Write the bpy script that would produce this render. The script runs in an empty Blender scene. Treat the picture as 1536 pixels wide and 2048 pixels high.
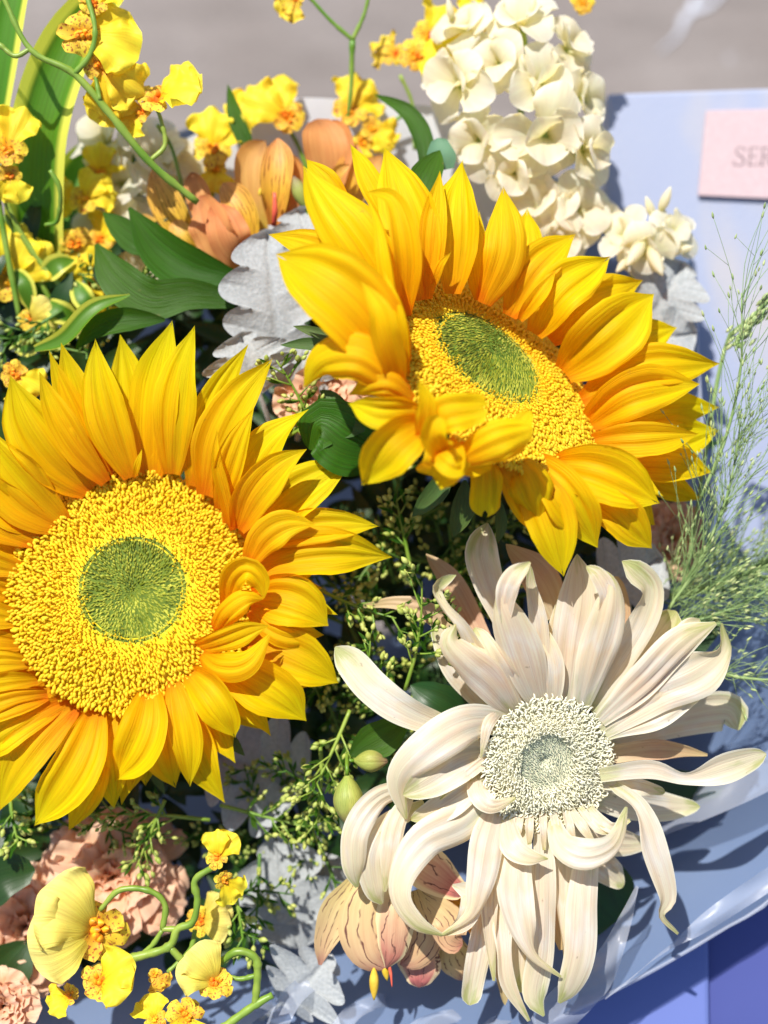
import bpy, math, random
import numpy as np
from mathutils import Matrix, Vector
rnd = random.Random(7)
SC = bpy.context.scene
COL = SC.collection
R_ = math.radians

# ------------------------------------------------------------------ camera
S = 0.00018            # metres per unit on the reference plane
D = 0.58               # camera to reference plane
PITCH = 22.0           # tilt away from looking straight down
H0 = 0.34              # height of the reference plane's centre over the ground
ROT = np.array(Matrix.Rotation(R_(PITCH), 3, 'X'))
T0 = np.array([0.0, 0.0, H0])
cam_d = bpy.data.cameras.new('camera')
cam = bpy.data.objects.new('camera', cam_d)
COL.objects.link(cam)
cam.rotation_euler = (R_(PITCH), 0, 0)
cam.location = tuple(ROT @ np.array([0, 0, D]) + T0)
cam_d.sensor_fit = 'VERTICAL'
cam_d.sensor_height = 24.0
cam_d.lens = 12.0 * D / (1024 * S)
cam_d.clip_start = 0.01
cam_d.clip_end = 60
cam_d.dof.use_dof = True
cam_d.dof.focus_distance = D - 95 * S
cam_d.dof.aperture_fstop = 2.7
SC.camera = cam

# ------------------------------------------------------------------ light
SUN_VIEW = np.array([-0.26, 0.60, 0.76])
sv = ROT @ (SUN_VIEW / np.linalg.norm(SUN_VIEW))
elev = math.asin(sv[2]); azim = math.atan2(sv[0], sv[1])
w = bpy.data.worlds.new('World'); SC.world = w; w.use_nodes = True
nt = w.node_tree; nt.nodes.clear()
sky = nt.nodes.new('ShaderNodeTexSky'); sky.sky_type = 'NISHITA'; sky.sun_disc = False
sky.sun_elevation = elev; sky.sun_rotation = azim
bg = nt.nodes.new('ShaderNodeBackground'); bg.inputs[1].default_value = 0.10
ow = nt.nodes.new('ShaderNodeOutputWorld')
nt.links.new(sky.outputs[0], bg.inputs[0]); nt.links.new(bg.outputs[0], ow.inputs[0])
sl = bpy.data.lights.new('sun', 'SUN'); sl.energy = 4.7; sl.angle = R_(0.53); sl.color = (1, 0.955, 0.88)
so = bpy.data.objects.new('sun', sl); COL.objects.link(so)
so.rotation_euler = Vector(tuple(sv)).to_track_quat('Z', 'Y').to_euler()
so.location = (0, 0, 3)
SC.view_settings.view_transform = 'Standard'; SC.view_settings.look = 'None'
SC.view_settings.exposure = 0.62; SC.view_settings.gamma = 1.0
SC.cycles.use_denoising = True
SC.cycles.max_bounces = 8; SC.cycles.transmission_bounces = 6; SC.cycles.transparent_max_bounces = 8

# ------------------------------------------------------------------ geometry helpers
def V(px, py, z=0.0):
    """a place in the bouquet: px, py across the reference plane seen from the camera, z units above it"""
    k = (D - z * S) / D
    return np.array([(px - 768) * S * k, (1024 - py) * S * k, z * S])

def nrm(v):
    return v / (np.linalg.norm(v) + 1e-12)

def world(P):
    return np.asarray(P) @ ROT.T + T0

ORG = {}
def thing(name, label, cat, o, group=None, kind=None):
    e = bpy.data.objects.new(name, None); COL.objects.link(e)
    e.empty_display_size = 0.01
    ow_ = world(o); e.location = tuple(ow_); ORG[e.name] = ow_
    e['label'] = label; e['category'] = cat
    if group: e['group'] = group
    if kind: e['kind'] = kind
    return e

def raw_mesh(name, P, F, UV, mat, smooth=True, org=None):
    """P: view-space points"""
    me = bpy.data.meshes.new(name)
    W = world(P) - (org if org is not None else 0)
    me.from_pydata([tuple(p) for p in W.tolist()], [], F)
    if UV is not None:
        ul = me.uv_layers.new(name='UVMap')
        li = np.empty(len(me.loops), dtype=np.int32); me.loops.foreach_get('vertex_index', li)
        ul.data.foreach_set('uv', np.asarray(UV, dtype=np.float32)[li].ravel())
    if smooth:
        me.polygons.foreach_set('use_smooth', [True] * len(me.polygons))
    if isinstance(mat, (list, tuple)):
        for m in mat: me.materials.append(m)
    else: me.materials.append(mat)
    me.update()
    return me

def part(name, P, F, UV, mat, parent, kind=None, label=None):
    org = ORG[parent.name]
    me = raw_mesh(name, P, F, UV, mat, org=org)
    o = bpy.data.objects.new(name, me); COL.objects.link(o)
    o.parent = parent; ORG[o.name] = org
    if kind: o['kind'] = kind
    if label: o['label'] = label
    return o

def solo(name, P, F, UV, mat, label=None, cat=None, group=None, kind=None, smooth=True):
    org = world(np.mean(P, axis=0))
    me = raw_mesh(name, P, F, UV, mat, smooth, org)
    o = bpy.data.objects.new(name, me); COL.objects.link(o); o.location = tuple(org); ORG[o.name] = org
    if label: o['label'] = label
    if cat: o['category'] = cat
    if group: o['group'] = group
    if kind: o['kind'] = kind
    return o

def spline(pts, n):
    """Catmull-Rom through pts (k x m), n+1 samples even in arc length"""
    P = np.asarray(pts, float)
    if len(P) == 2:
        t = np.linspace(0, 1, n + 1)[:, None]
        return P[0] * (1 - t) + P[1] * t
    Q = np.vstack([2 * P[0] - P[1], P, 2 * P[-1] - P[-2]])
    out = []
    for i in range(1, len(Q) - 2):
        p0, p1, p2, p3 = Q[i - 1], Q[i], Q[i + 1], Q[i + 2]
        for t in np.linspace(0, 1, 12, endpoint=False):
            out.append(0.5 * (2 * p1 + (p2 - p0) * t + (2 * p0 - 5 * p1 + 4 * p2 - p3) * t * t + (3 * p1 - p0 - 3 * p2 + p3) * t ** 3))
    out.append(P[-1]); A = np.array(out)
    d = np.r_[0, np.cumsum(np.linalg.norm(np.diff(A[:, :3], axis=0), axis=1))]
    s = np.linspace(0, d[-1], n + 1)
    return np.stack([np.interp(s, d, A[:, k]) for k in range(A.shape[1])], axis=1)

PROF = {
 'ray':   [(0, .36), (.12, .62), (.3, .90), (.45, 1), (.58, .97), (.72, .76), (.84, .45), (.93, .18), (1, .0)],
 'round': [(0, .35), (.2, .6), (.5, .9), (.75, 1), (.9, .82), (.97, .5), (1, .15)],
 'lance': [(0, .12), (.15, .55), (.35, .95), (.5, 1), (.7, .8), (.88, .4), (1, .01)],
 'fan':   [(0, .12), (.2, .35), (.45, .72), (.7, 1), (.88, 1), (1, .75)],
 'blade': [(0, .75), (.3, 1), (.6, .95), (.85, .6), (1, .02)],
 'lobe':  [(0, .45), (.3, .7), (.6, .95), (.8, 1), (.93, .75), (1, .2)],
 'bar':   [(0, 1), (1, 1)],
}
def prof(name, t):
    p = PROF[name]
    return np.interp(t, [a for a, b in p], [b for a, b in p])

def ribbon(pts, hw, roll=0.0, cup=0.3, nu=10, nv=22, profile='ray', ridge=0.05, ruf=0.0, rf=3.0,
           notch=0.0, rnd_end=0.0, nref=(0, 0, 1), seed=0, fold=0.0):
    """a petal or leaf: pts (metric, view space); hw half-widths in units, one number (with profile) or one per point;
    roll degrees; cup total bend of the cross section in radians (+ towards nref)"""
    r = random.Random(seed)
    pts = np.asarray(pts, float); k = len(pts)
    hws = np.full(k, hw, float) if np.isscalar(hw) else np.asarray(hw, float)
    rl = np.full(k, roll, float) if np.isscalar(roll) else np.interp(np.linspace(0, 1, k), np.linspace(0, 1, len(roll)), roll)
    cp = np.full(k, cup, float) if np.isscalar(cup) else np.interp(np.linspace(0, 1, k), np.linspace(0, 1, len(cup)), cup)
    NS = nv * 2
    A = spline(np.c_[pts, hws, rl, cp], NS)
    M = A[:, :3]
    T = np.gradient(M, axis=0); T /= (np.linalg.norm(T, axis=1)[:, None] + 1e-12)
    nref = nrm(np.array(nref, float))
    B = np.cross(T, nref)
    ln = np.linalg.norm(B, axis=1)
    pb = None
    for i in range(len(B)):
        b = B[i] / (ln[i] + 1e-9)
        if pb is not None:
            if np.dot(b, pb) < 0: b = -b
            b = nrm(b * ln[i] ** 1.0 + pb * max(0.15, 0.8 - ln[i]))
        b = nrm(b - T[i] * np.dot(b, T[i]))
        B[i] = b; pb = b
    # keep +normal on the nref side at the start
    N = np.cross(B, T)
    if np.dot(N[len(N) // 4], nref) < 0: N = -N
    t = np.linspace(0, 1, NS + 1)
    W = A[:, 3] * S * (prof(profile, t) if np.isscalar(hw) else (np.sqrt(np.clip(1 - np.clip((t - .90) / .10, 0, 1) ** 2, .02, 1)) if hws[-1] > 4 else 1.0))
    ph = r.uniform(0, 6.28); ph2 = r.uniform(0, 6.28); asym = r.uniform(-.12, .12)
    us = np.linspace(-1, 1, nu + 1); vs = np.linspace(0, 1, nv + 1)
    P = []; UV = []
    gm = r.uniform(.28, .45); gk = r.uniform(.85, 1.15)
    for v in vs:
        for u in us:
            tt = v * (1 - rnd_end * u * u * v * v) - notch * math.exp(-(u / .16) ** 2) * v ** 10
            if notch: tt -= notch * .8 * max(0, u * (1 if asym > 0 else -1)) ** 2 * v ** 8
            f = min(max(tt, 0), 1) * NS; i = min(int(f), NS - 1); q = f - i
            m = M[i] * (1 - q) + M[i + 1] * q
            b = B[i] * (1 - q) + B[i + 1] * q; n = N[i] * (1 - q) + N[i + 1] * q
            wd = (W[i] * (1 - q) + W[i + 1] * q) * (1 + .045 * math.sin(v * 9 + ph + (2.3 if u > 0 else 0)) * abs(u))
            ro = R_(A[i, 4] * (1 - q) + A[i + 1, 4] * q); th = A[i, 5] * (1 - q) + A[i + 1, 5] * q
            b2 = b * math.cos(ro) + n * math.sin(ro); n2 = -b * math.sin(ro) + n * math.cos(ro)
            if abs(th) < 1e-3: x, y = u, 0
            else: x = math.sin(th * u) / th; y = (1 - math.cos(th * u)) / th
            env = math.sin(math.pi * min(1, v * .93 + .04))
            y += ridge * (abs(math.cos(math.pi * 1.5 * (u * gk + asym * (1.5 - v)))) ** .6 * 1.7 + .22 * math.sin(u * 15 + ph2 + v * 1.2)) * env
            y -= fold * (1 - abs(u)) * env
            y += ruf * abs(u) ** 2 * math.sin(rf * 2 * math.pi * v + ph + (1.9 if u > 0 else 0)) * min(1, v * 2)
            if rnd_end and ruf: y += ruf * v ** 3 * math.sin(u * rf * 3.3 + ph2)
            P.append(m + b2 * (x * wd) + n2 * (y * wd)); UV.append(((u + 1) / 2, v))
    n1 = nu + 1
    F = [(j * n1 + i, j * n1 + i + 1, (j + 1) * n1 + i + 1, (j + 1) * n1 + i) for j in range(nv) for i in range(nu)]
    return np.array(P), F, np.array(UV)

def tube(pts, rad, ns=7, nv=None, cap=True):
    pts = np.asarray(pts, float); k = len(pts)
    rad = np.full(k, rad, float) if np.isscalar(rad) else np.interp(np.linspace(0, 1, k), np.linspace(0, 1, len(rad)), rad)
    nv = nv or max(3, (k - 1) * 4)
    A = spline(np.c_[pts, rad], nv); M = A[:, :3]
    T = np.gradient(M, axis=0); T /= (np.linalg.norm(T, axis=1)[:, None] + 1e-12)
    b = nrm(np.cross(T[0], np.array([.31, .2, .93])))
    P = []; UV = []; F = []
    for i in range(nv + 1):
        b = nrm(b - T[i] * np.dot(b, T[i])); c = np.cross(T[i], b)
        for j in range(ns):
            a = 2 * math.pi * j / ns
            wob = 1 + .07 * math.sin(i * 1.7 + len(pts)) + (.22 if nv > 12 and i % 9 == 4 else 0)
            P.append(M[i] + (b * math.cos(a) + c * math.sin(a)) * A[i, 3] * S * wob); UV.append((j / ns, i / nv))
    for i in range(nv):
        for j in range(ns):
            F.append((i * ns + j, i * ns + (j + 1) % ns, (i + 1) * ns + (j + 1) % ns, (i + 1) * ns + j))
    if cap:
        F.append(tuple(range(ns - 1, -1, -1))); F.append(tuple(nv * ns + j for j in range(ns)))
    return np.array(P), F, np.array(UV)

def join(parts):
    P = []; F = []; UV = []; o = 0
    for p, f, u in parts:
        P.append(p); UV.append(u); F += [tuple(i + o for i in q) for q in f]; o += len(p)
    return np.vstack(P), F, np.vstack(UV)

def blob(c, ax, r, l, ns=7, nv=6, tip=0.6):
    """bud: ellipsoid of half-length l, radius r along ax"""
    ax = nrm(ax); pts = []; rads = []
    for i in range(nv + 1):
        t = i / nv; pts.append(c + ax * (t * 2 - 1) * l * S); rads.append(max(.02, math.sin(math.pi * (0.03 + .94 * t)) ** .8 * (1 - (1 - tip) * t)) * r)
    P = []; F = []; UV = []
    b = nrm(np.cross(ax, np.array([.3, .9, .2]))); cc = np.cross(ax, b)
    for i in range(nv + 1):
        for j in range(ns):
            a = 2 * math.pi * j / ns
            P.append(pts[i] + (b * math.cos(a) + cc * math.sin(a)) * rads[i] * S); UV.append((j / ns, i / nv))
    for i in range(nv):
        for j in range(ns):
            F.append((i * ns + j, i * ns + (j + 1) % ns, (i + 1) * ns + (j + 1) % ns, (i + 1) * ns + j))
    F.append(tuple(range(ns - 1, -1, -1))); F.append(tuple(nv * ns + j for j in range(ns)))
    return np.array(P), F, np.array(UV)

# ------------------------------------------------------------------ materials
def new_mat(name):
    m = bpy.data.materials.new(name); m.use_nodes = True; m.node_tree.nodes.clear()
    return m, m.node_tree.nodes, m.node_tree.links

def rgb(*c): return (c[0], c[1], c[2], 1)

def petal_mat(name, ramp, rough=.5, trans=.4, tcol=None, vein=.35, bump=.35, vscale=(26, 1.6), hue=.03, spec=.25,
              speck=None, stripes=None, edge=None, blot=0.0, mott=.28):
    """colour along the petal by ramp [(pos,(r,g,b))...] with veins that run along it; thin enough for light to pass"""
    m, N, L = new_mat(name)
    uv = N.new('ShaderNodeUVMap'); uv.uv_map = 'UVMap'
    sep = N.new('ShaderNodeSeparateXYZ'); L.new(uv.outputs[0], sep.inputs[0])
    oi = N.new('ShaderNodeObjectInfo')
    # vein noise in uv space, shifted per object
    mp = N.new('ShaderNodeMapping'); mp.inputs['Scale'].default_value = (vscale[0], vscale[1], 1)
    L.new(uv.outputs[0], mp.inputs[0])
    cmb = N.new('ShaderNodeCombineXYZ'); mul = N.new('ShaderNodeMath'); mul.operation = 'MULTIPLY'; mul.inputs[1].default_value = 37
    L.new(oi.outputs['Random'], mul.inputs[0]); L.new(mul.outputs[0], cmb.inputs[2]); L.new(mul.outputs[0], cmb.inputs[0])
    L.new(cmb.outputs[0], mp.inputs['Location'])
    nz = N.new('ShaderNodeTexNoise'); nz.inputs['Scale'].default_value = 1.0; nz.inputs['Detail'].default_value = 4; nz.inputs['Roughness'].default_value = .65
    L.new(mp.outputs[0], nz.inputs['Vector'])
    # slow mottling
    mp2 = N.new('ShaderNodeMapping'); mp2.inputs['Scale'].default_value = (2.2, 3.0, 1); L.new(uv.outputs[0], mp2.inputs[0]); L.new(cmb.outputs[0], mp2.inputs['Location'])
    nz2 = N.new('ShaderNodeTexNoise'); nz2.inputs['Scale'].default_value = 1.3; nz2.inputs['Detail'].default_value = 3; L.new(mp2.outputs[0], nz2.inputs['Vector'])
    # position along, disturbed by veins
    add = N.new('ShaderNodeMath'); add.operation = 'MULTIPLY_ADD'; add.inputs[1].default_value = mott
    s1 = N.new('ShaderNodeMath'); s1.operation = 'SUBTRACT'; s1.inputs[1].default_value = .5; L.new(nz2.outputs[0], s1.inputs[0])
    L.new(s1.outputs[0], add.inputs[0]); L.new(sep.outputs[1], add.inputs[2])
    cr = N.new('ShaderNodeValToRGB'); e = cr.color_ramp.elements
    e[0].position = ramp[0][0]; e[0].color = rgb(*ramp[0][1]); e[1].position = ramp[-1][0]; e[1].color = rgb(*ramp[-1][1])
    for p_, c_ in ramp[1:-1]:
        x = e.new(p_); x.color = rgb(*c_)
    L.new(add.outputs[0], cr.inputs[0])
    col = cr.outputs[0]
    def mixc(a, b, f, mode='MIX'):
        mx = N.new('ShaderNodeMix'); mx.data_type = 'RGBA'; mx.blend_type = mode
        for sock, val in ((mx.inputs[0], f), (mx.inputs[6], a), (mx.inputs[7], b)):
            if isinstance(val, (int, float)): sock.default_value = val
            elif isinstance(val, tuple): sock.default_value = rgb(*val)
            else: L.new(val, sock)
        return mx.outputs[2]
    vr = N.new('ShaderNodeMapRange'); vr.inputs[1].default_value = .3; vr.inputs[2].default_value = .7; vr.inputs[3].default_value = 1 - vein; vr.inputs[4].default_value = 1.06
    L.new(nz.outputs[0], vr.inputs[0])
    gr = N.new('ShaderNodeCombineColor'); 
    pw = N.new('ShaderNodeMath'); pw.operation = 'POWER'; pw.inputs[1].default_value = .45; L.new(vr.outputs[0], pw.inputs[0])
    L.new(pw.outputs[0], gr.inputs[0]); L.new(vr.outputs[0], gr.inputs[1]); L.new(vr.outputs[0], gr.inputs[2])
    col = mixc(col, gr.outputs[0], 1.0, 'MULTIPLY')
    if edge:
        ab = N.new('ShaderNodeMath'); ab.operation = 'SUBTRACT'; ab.inputs[1].default_value = .5; L.new(sep.outputs[0], ab.inputs[0])
        ab2 = N.new('ShaderNodeMath'); ab2.operation = 'ABSOLUTE'; L.new(ab.outputs[0], ab2.inputs[0])
        ad = N.new('ShaderNodeMath'); ad.operation = 'MULTIPLY_ADD'; ad.inputs[1].default_value = .08; L.new(nz.outputs[0], ad.inputs[0]); L.new(ab2.outputs[0], ad.inputs[2])
        er = N.new('ShaderNodeMapRange'); er.inputs[1].default_value = edge[0]; er.inputs[2].default_value = edge[1]; L.new(ad.outputs[0], er.inputs[0])
        col = mixc(col, edge[2], er.outputs[0])
    if stripes:   # dark lines along the petal (count, colour, from, to, width)
        ms = N.new('ShaderNodeMath'); ms.operation = 'MULTIPLY_ADD'; ms.inputs[1].default_value = stripes[0]
        dn = N.new('ShaderNodeMath'); dn.operation = 'MULTIPLY'; dn.inputs[1].default_value = 1.5; L.new(nz2.outputs[0], dn.inputs[0])
        L.new(sep.outputs[0], ms.inputs[0]); L.new(dn.outputs[0], ms.inputs[2])
        fr = N.new('ShaderNodeMath'); fr.operation = 'PINGPONG'; fr.inputs[1].default_value = .5; L.new(ms.outputs[0], fr.inputs[0])
        sr = N.new('ShaderNodeMapRange'); sr.inputs[1].default_value = stripes[4]; sr.inputs[2].default_value = stripes[4] * .3; L.new(fr.outputs[0], sr.inputs[0])
        mpb = N.new('ShaderNodeMapping'); mpb.inputs['Scale'].default_value = (stripes[0], 5, 1); L.new(uv.outputs[0], mpb.inputs[0]); L.new(cmb.outputs[0], mpb.inputs['Location'])
        nb = N.new('ShaderNodeTexNoise'); nb.inputs['Scale'].default_value = 1; L.new(mpb.outputs[0], nb.inputs['Vector'])
        br = N.new('ShaderNodeMapRange'); br.inputs[1].default_value = .42; br.inputs[2].default_value = .52; L.new(nb.outputs[0], br.inputs[0])
        m1 = N.new('ShaderNodeMath'); m1.operation = 'MULTIPLY'; L.new(sr.outputs[0], m1.inputs[0]); L.new(br.outputs[0], m1.inputs[1])
        col = mixc(col, stripes[1], m1.outputs[0])
    if speck:     # blotches (scale, threshold, colour, v range)
        mps = N.new('ShaderNodeMapping'); mps.inputs['Scale'].default_value = (speck[0], speck[0] * 1.4, 1); L.new(uv.outputs[0], mps.inputs[0]); L.new(cmb.outputs[0], mps.inputs['Location'])
        ns_ = N.new('ShaderNodeTexNoise'); ns_.inputs['Scale'].default_value = 1.0; ns_.inputs['Detail'].default_value = 2; L.new(mps.outputs[0], ns_.inputs['Vector'])
        r1 = N.new('ShaderNodeMapRange'); r1.inputs[1].default_value = speck[1]; r1.inputs[2].default_value = speck[1] + .05; L.new(ns_.outputs[0], r1.inputs[0])
        r2 = N.new('ShaderNodeMapRange'); r2.inputs[1].default_value = speck[3]; r2.inputs[2].default_value = speck[3] - .15; L.new(sep.outputs[1], r2.inputs[0])
        m2 = N.new('ShaderNodeMath'); m2.operation = 'MULTIPLY'; L.new(r1.outputs[0], m2.inputs[0]); L.new(r2.outputs[0], m2.inputs[1])
        col = mixc(col, speck[2], m2.outputs[0])
    if blot:      # small brown bruises
        mpd = N.new('ShaderNodeMapping'); mpd.inputs['Scale'].default_value = (3, 9, 1); L.new(uv.outputs[0], mpd.inputs[0]); L.new(cmb.outputs[0], mpd.inputs['Location'])
        nd = N.new('ShaderNodeTexNoise'); nd.inputs['Scale'].default_value = 1.6; nd.inputs['Detail'].default_value = 6; L.new(mpd.outputs[0], nd.inputs['Vector'])
        rd = N.new('ShaderNodeMapRange'); rd.inputs[1].default_value = .70; rd.inputs[2].default_value = .76; rd.inputs[4].default_value = blot; L.new(nd.outputs[0], rd.inputs[0])
        col = mixc(col, (.25, .16, .07), rd.outputs[0])
    hs = N.new('ShaderNodeHueSaturation'); hm = N.new('ShaderNodeMapRange'); hm.inputs[3].default_value = .5 - hue / 2; hm.inputs[4].default_value = .5 + hue / 2
    L.new(oi.outputs['Random'], hm.inputs[0]); L.new(hm.outputs[0], hs.inputs['Hue']); L.new(col, hs.inputs['Color'])
    col = hs.outputs[0]
    bp = N.new('ShaderNodeBump'); bp.inputs['Strength'].default_value = bump; bp.inputs['Distance'].default_value = .0005; L.new(nz.outputs[0], bp.inputs['Height'])
    pr = N.new('ShaderNodeBsdfPrincipled'); pr.inputs['Roughness'].default_value = rough; pr.inputs['Specular IOR Level'].default_value = spec
    L.new(col, pr.inputs['Base Color']); L.new(bp.outputs[0], pr.inputs['Normal'])
    tr = N.new('ShaderNodeBsdfTranslucent')
    tc = mixc(col, tcol or (1, .9, .8), 1.0, 'MULTIPLY'); L.new(tc, tr.inputs['Color']); L.new(bp.outputs[0], tr.inputs['Normal'])
    mx = N.new('ShaderNodeMixShader'); mx.inputs[0].default_value = trans
    L.new(pr.outputs[0], mx.inputs[1]); L.new(tr.outputs[0], mx.inputs[2])
    out = N.new('ShaderNodeOutputMaterial'); L.new(mx.outputs[0], out.inputs[0])
    return m

def plain_mat(name, c1, c2, scale=120, rough=.6, bump=.3, trans=0.0, spec=.3, sheen=0.0, detail=5, bdist=.0006, hue=.02, alpha=None):
    m, N, L = new_mat(name)
    tc = N.new('ShaderNodeTexCoord'); oi = N.new('ShaderNodeObjectInfo')
    nz = N.new('ShaderNodeTexNoise'); nz.inputs['Scale'].default_value = scale; nz.inputs['Detail'].default_value = detail; nz.noise_dimensions = '4D'
    mu = N.new('ShaderNodeMath'); mu.operation = 'MULTIPLY'; mu.inputs[1].default_value = 20; L.new(oi.outputs['Random'], mu.inputs[0]); L.new(mu.outputs[0], nz.inputs['W'])
    L.new(tc.outputs['Object'], nz.inputs['Vector'])
    cr = N.new('ShaderNodeValToRGB'); cr.color_ramp.elements[0].position = .35; cr.color_ramp.elements[1].position = .65
    cr.color_ramp.elements[0].color = rgb(*c1); cr.color_ramp.elements[1].color = rgb(*c2); L.new(nz.outputs[0], cr.inputs[0])
    hs = N.new('ShaderNodeHueSaturation'); hm = N.new('ShaderNodeMapRange'); hm.inputs[3].default_value = .5 - hue / 2; hm.inputs[4].default_value = .5 + hue / 2
    L.new(oi.outputs['Random'], hm.inputs[0]); L.new(hm.outputs[0], hs.inputs['Hue']); L.new(cr.outputs[0], hs.inputs['Color'])
    bp = N.new('ShaderNodeBump'); bp.inputs['Strength'].default_value = bump; bp.inputs['Distance'].default_value = bdist; L.new(nz.outputs[0], bp.inputs['Height'])
    pr = N.new('ShaderNodeBsdfPrincipled'); pr.inputs['Roughness'].default_value = rough; pr.inputs['Specular IOR Level'].default_value = spec
    if sheen: pr.inputs['Sheen Weight'].default_value = sheen
    L.new(hs.outputs[0], pr.inputs['Base Color']); L.new(bp.outputs[0], pr.inputs['Normal'])
    sh = pr.outputs[0]
    if trans:
        tr = N.new('ShaderNodeBsdfTranslucent'); L.new(hs.outputs[0], tr.inputs['Color'])
        mx = N.new('ShaderNodeMixShader'); mx.inputs[0].default_value = trans; L.new(sh, mx.inputs[1]); L.new(tr.outputs[0], mx.inputs[2]); sh = mx.outputs[0]
    if alpha is not None:
        tp = N.new('ShaderNodeBsdfTransparent'); mx = N.new('ShaderNodeMixShader'); mx.inputs[0].default_value = alpha
        L.new(tp.outputs[0], mx.inputs[1]); L.new(sh, mx.inputs[2]); sh = mx.outputs[0]
    out = N.new('ShaderNodeOutputMaterial'); L.new(sh, out.inputs[0])
    return m

Y1 = (.95, .83, .003); Y2 = (.95, .73, .003); Y3 = (.95, .54, .002)
M_ray = petal_mat('sunflower_petal', [(0, (.90, .32, .002)), (.12, Y3), (.45, Y2), (.78, Y1), (1, (.95, .86, .008))], rough=.55, trans=.55, tcol=(1, .66, .3), vein=.30, bump=.9, vscale=(24, 1.0), hue=.022, spec=.18, blot=.25)
M_floret = plain_mat('disc_floret', (.92, .66, .01), (.95, .80, .04), 300, .55, .2, trans=.42, hue=.03)
M_floret_in = plain_mat('floret_bed', (.80, .54, .01), (.92, .68, .02), 250, .8, .6)
M_green_disc = plain_mat('green_disc', (.16, .20, .006), (.50, .50, .05), 200, .5, .3, trans=.15)
M_green_bed = plain_mat('green_bed', (.06, .10, .008), (.13, .19, .015), 300, .8, .6)
M_gerb = petal_mat('gerbera_petal', [(0, (.66, .70, .42)), (.14, (.84, .83, .70)), (.34, (.90, .81, .62)), (.5, (.91, .90, .80)), (.66, (.90, .83, .63)), (.84, (.88, .84, .58)), (1, (.58, .64, .26))], rough=.42, trans=.5, tcol=(1, .82, .50), vein=.22, bump=.6, vscale=(22, .7), hue=.012, spec=.35, blot=.5, edge=(.44, .54, (.93, .91, .76)), mott=.7)
M_gerb_old = petal_mat('gerbera_petal_tan', [(0, (.70, .62, .40)), (.5, (.62, .42, .27)), (1, (.52, .42, .20))], rough=.45, trans=.34, tcol=(1, .7, .4), vein=.3, bump=.25, vscale=(16, .7), hue=.03, spec=.35, blot=.5)
M_gerb_flo = plain_mat('gerbera_floret', (.82, .80, .58), (.92, .90, .76), 400, .5, .2, trans=.25)
M_gerb_eye = plain_mat('gerbera_eye', (.32, .36, .25), (.54, .57, .42), 420, .6, .4)
M_leaf = petal_mat('green_leaf', [(0, (.030, .115, .006)), (1, (.055, .17, .006))], rough=.45, trans=.38, tcol=(1.3, 1.7, .25), vein=.42, bump=.8, vscale=(30, .5), hue=.03, spec=.3, blot=.4)
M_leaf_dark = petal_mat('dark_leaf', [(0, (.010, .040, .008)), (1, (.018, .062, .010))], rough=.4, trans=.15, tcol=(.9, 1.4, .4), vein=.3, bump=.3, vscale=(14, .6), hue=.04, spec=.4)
M_sepal = petal_mat('sepal', [(0, (.04, .09, .02)), (1, (.07, .13, .025))], rough=.55, trans=.15, vein=.3, bump=.5, vscale=(14, 4), hue=.03)
M_vari = petal_mat('variegated_leaf', [(0, (.07, .20, .008)), (1, (.10, .26, .014))], rough=.45, trans=.35, tcol=(.9, 1.4, .4), vein=.25, bump=.2, vscale=(30, .4), hue=.02, spec=.5, edge=(.30, .40, (.72, .70, .10)))
M_euc = plain_mat('pale_leaf', (.10, .22, .13), (.14, .28, .17), 60, .6, .1, trans=.2)
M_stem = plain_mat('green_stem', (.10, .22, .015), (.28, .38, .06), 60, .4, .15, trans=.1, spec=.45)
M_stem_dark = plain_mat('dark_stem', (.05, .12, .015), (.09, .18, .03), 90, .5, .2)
M_bud = plain_mat('bud', (.28, .36, .05), (.52, .56, .16), 160, .45, .1, trans=.2, spec=.4)
M_miller = plain_mat('felt_leaf', (.33, .355, .365), (.43, .455, .465), 900, .95, .7, trans=.2, sheen=.6, spec=.05)
M_stock = petal_mat('stock_petal', [(0, (.62, .64, .20)), (.3, (.89, .87, .66)), (1, (.93, .92, .84))], rough=.6, trans=.58, tcol=(1, .92, .62), vein=.12, bump=.2, vscale=(10, 1), hue=.02, spec=.2)
M_onc = petal_mat('orchid_lip', [(0, (.85, .38, .01)), (.25, (.92, .70, .02)), (1, (.93, .83, .06))], rough=.5, trans=.38, tcol=(1, .85, .4), vein=.22, bump=.5, vscale=(22, 1.2), hue=.02, spec=.25, speck=(9, .58, (.35, .10, .02), .32))
M_onc2 = petal_mat('orchid_sepal', [(0, (.74, .44, .03)), (1, (.88, .68, .06))], rough=.5, trans=.3, vein=.2, bump=.4, hue=.03, speck=(6, .56, (.42, .14, .03), 1.3))
M_onc3 = petal_mat('orchid_lip_pale', [(0, (.72, .50, .04)), (.3, (.88, .78, .10)), (1, (.90, .84, .26))], rough=.55, trans=.42, vein=.22, bump=.9, vscale=(34, 1.0), hue=.01, spec=.2)
M_crest = plain_mat('orchid_crest', (.75, .15, .01), (.88, .45, .02), 300, .45, .5)
M_als = petal_mat('alstroemeria_orange', [(0, (.64, .46, .08)), (.35, (.80, .47, .16)), (.8, (.80, .40, .13)), (1, (.42, .18, .06))], rough=.5, trans=.46, tcol=(1, .7, .4), vein=.35, bump=.6, vscale=(22, 1.2), hue=.03, blot=.8)
M_als_in = petal_mat('alstroemeria_striped', [(0, (.72, .30, .05)), (.35, (.78, .52, .05)), (1, (.74, .38, .12))], rough=.45, trans=.3, vein=.2, bump=.25, hue=.02, stripes=(9, (.13, .03, .01), 0, 1, .16))
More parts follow.
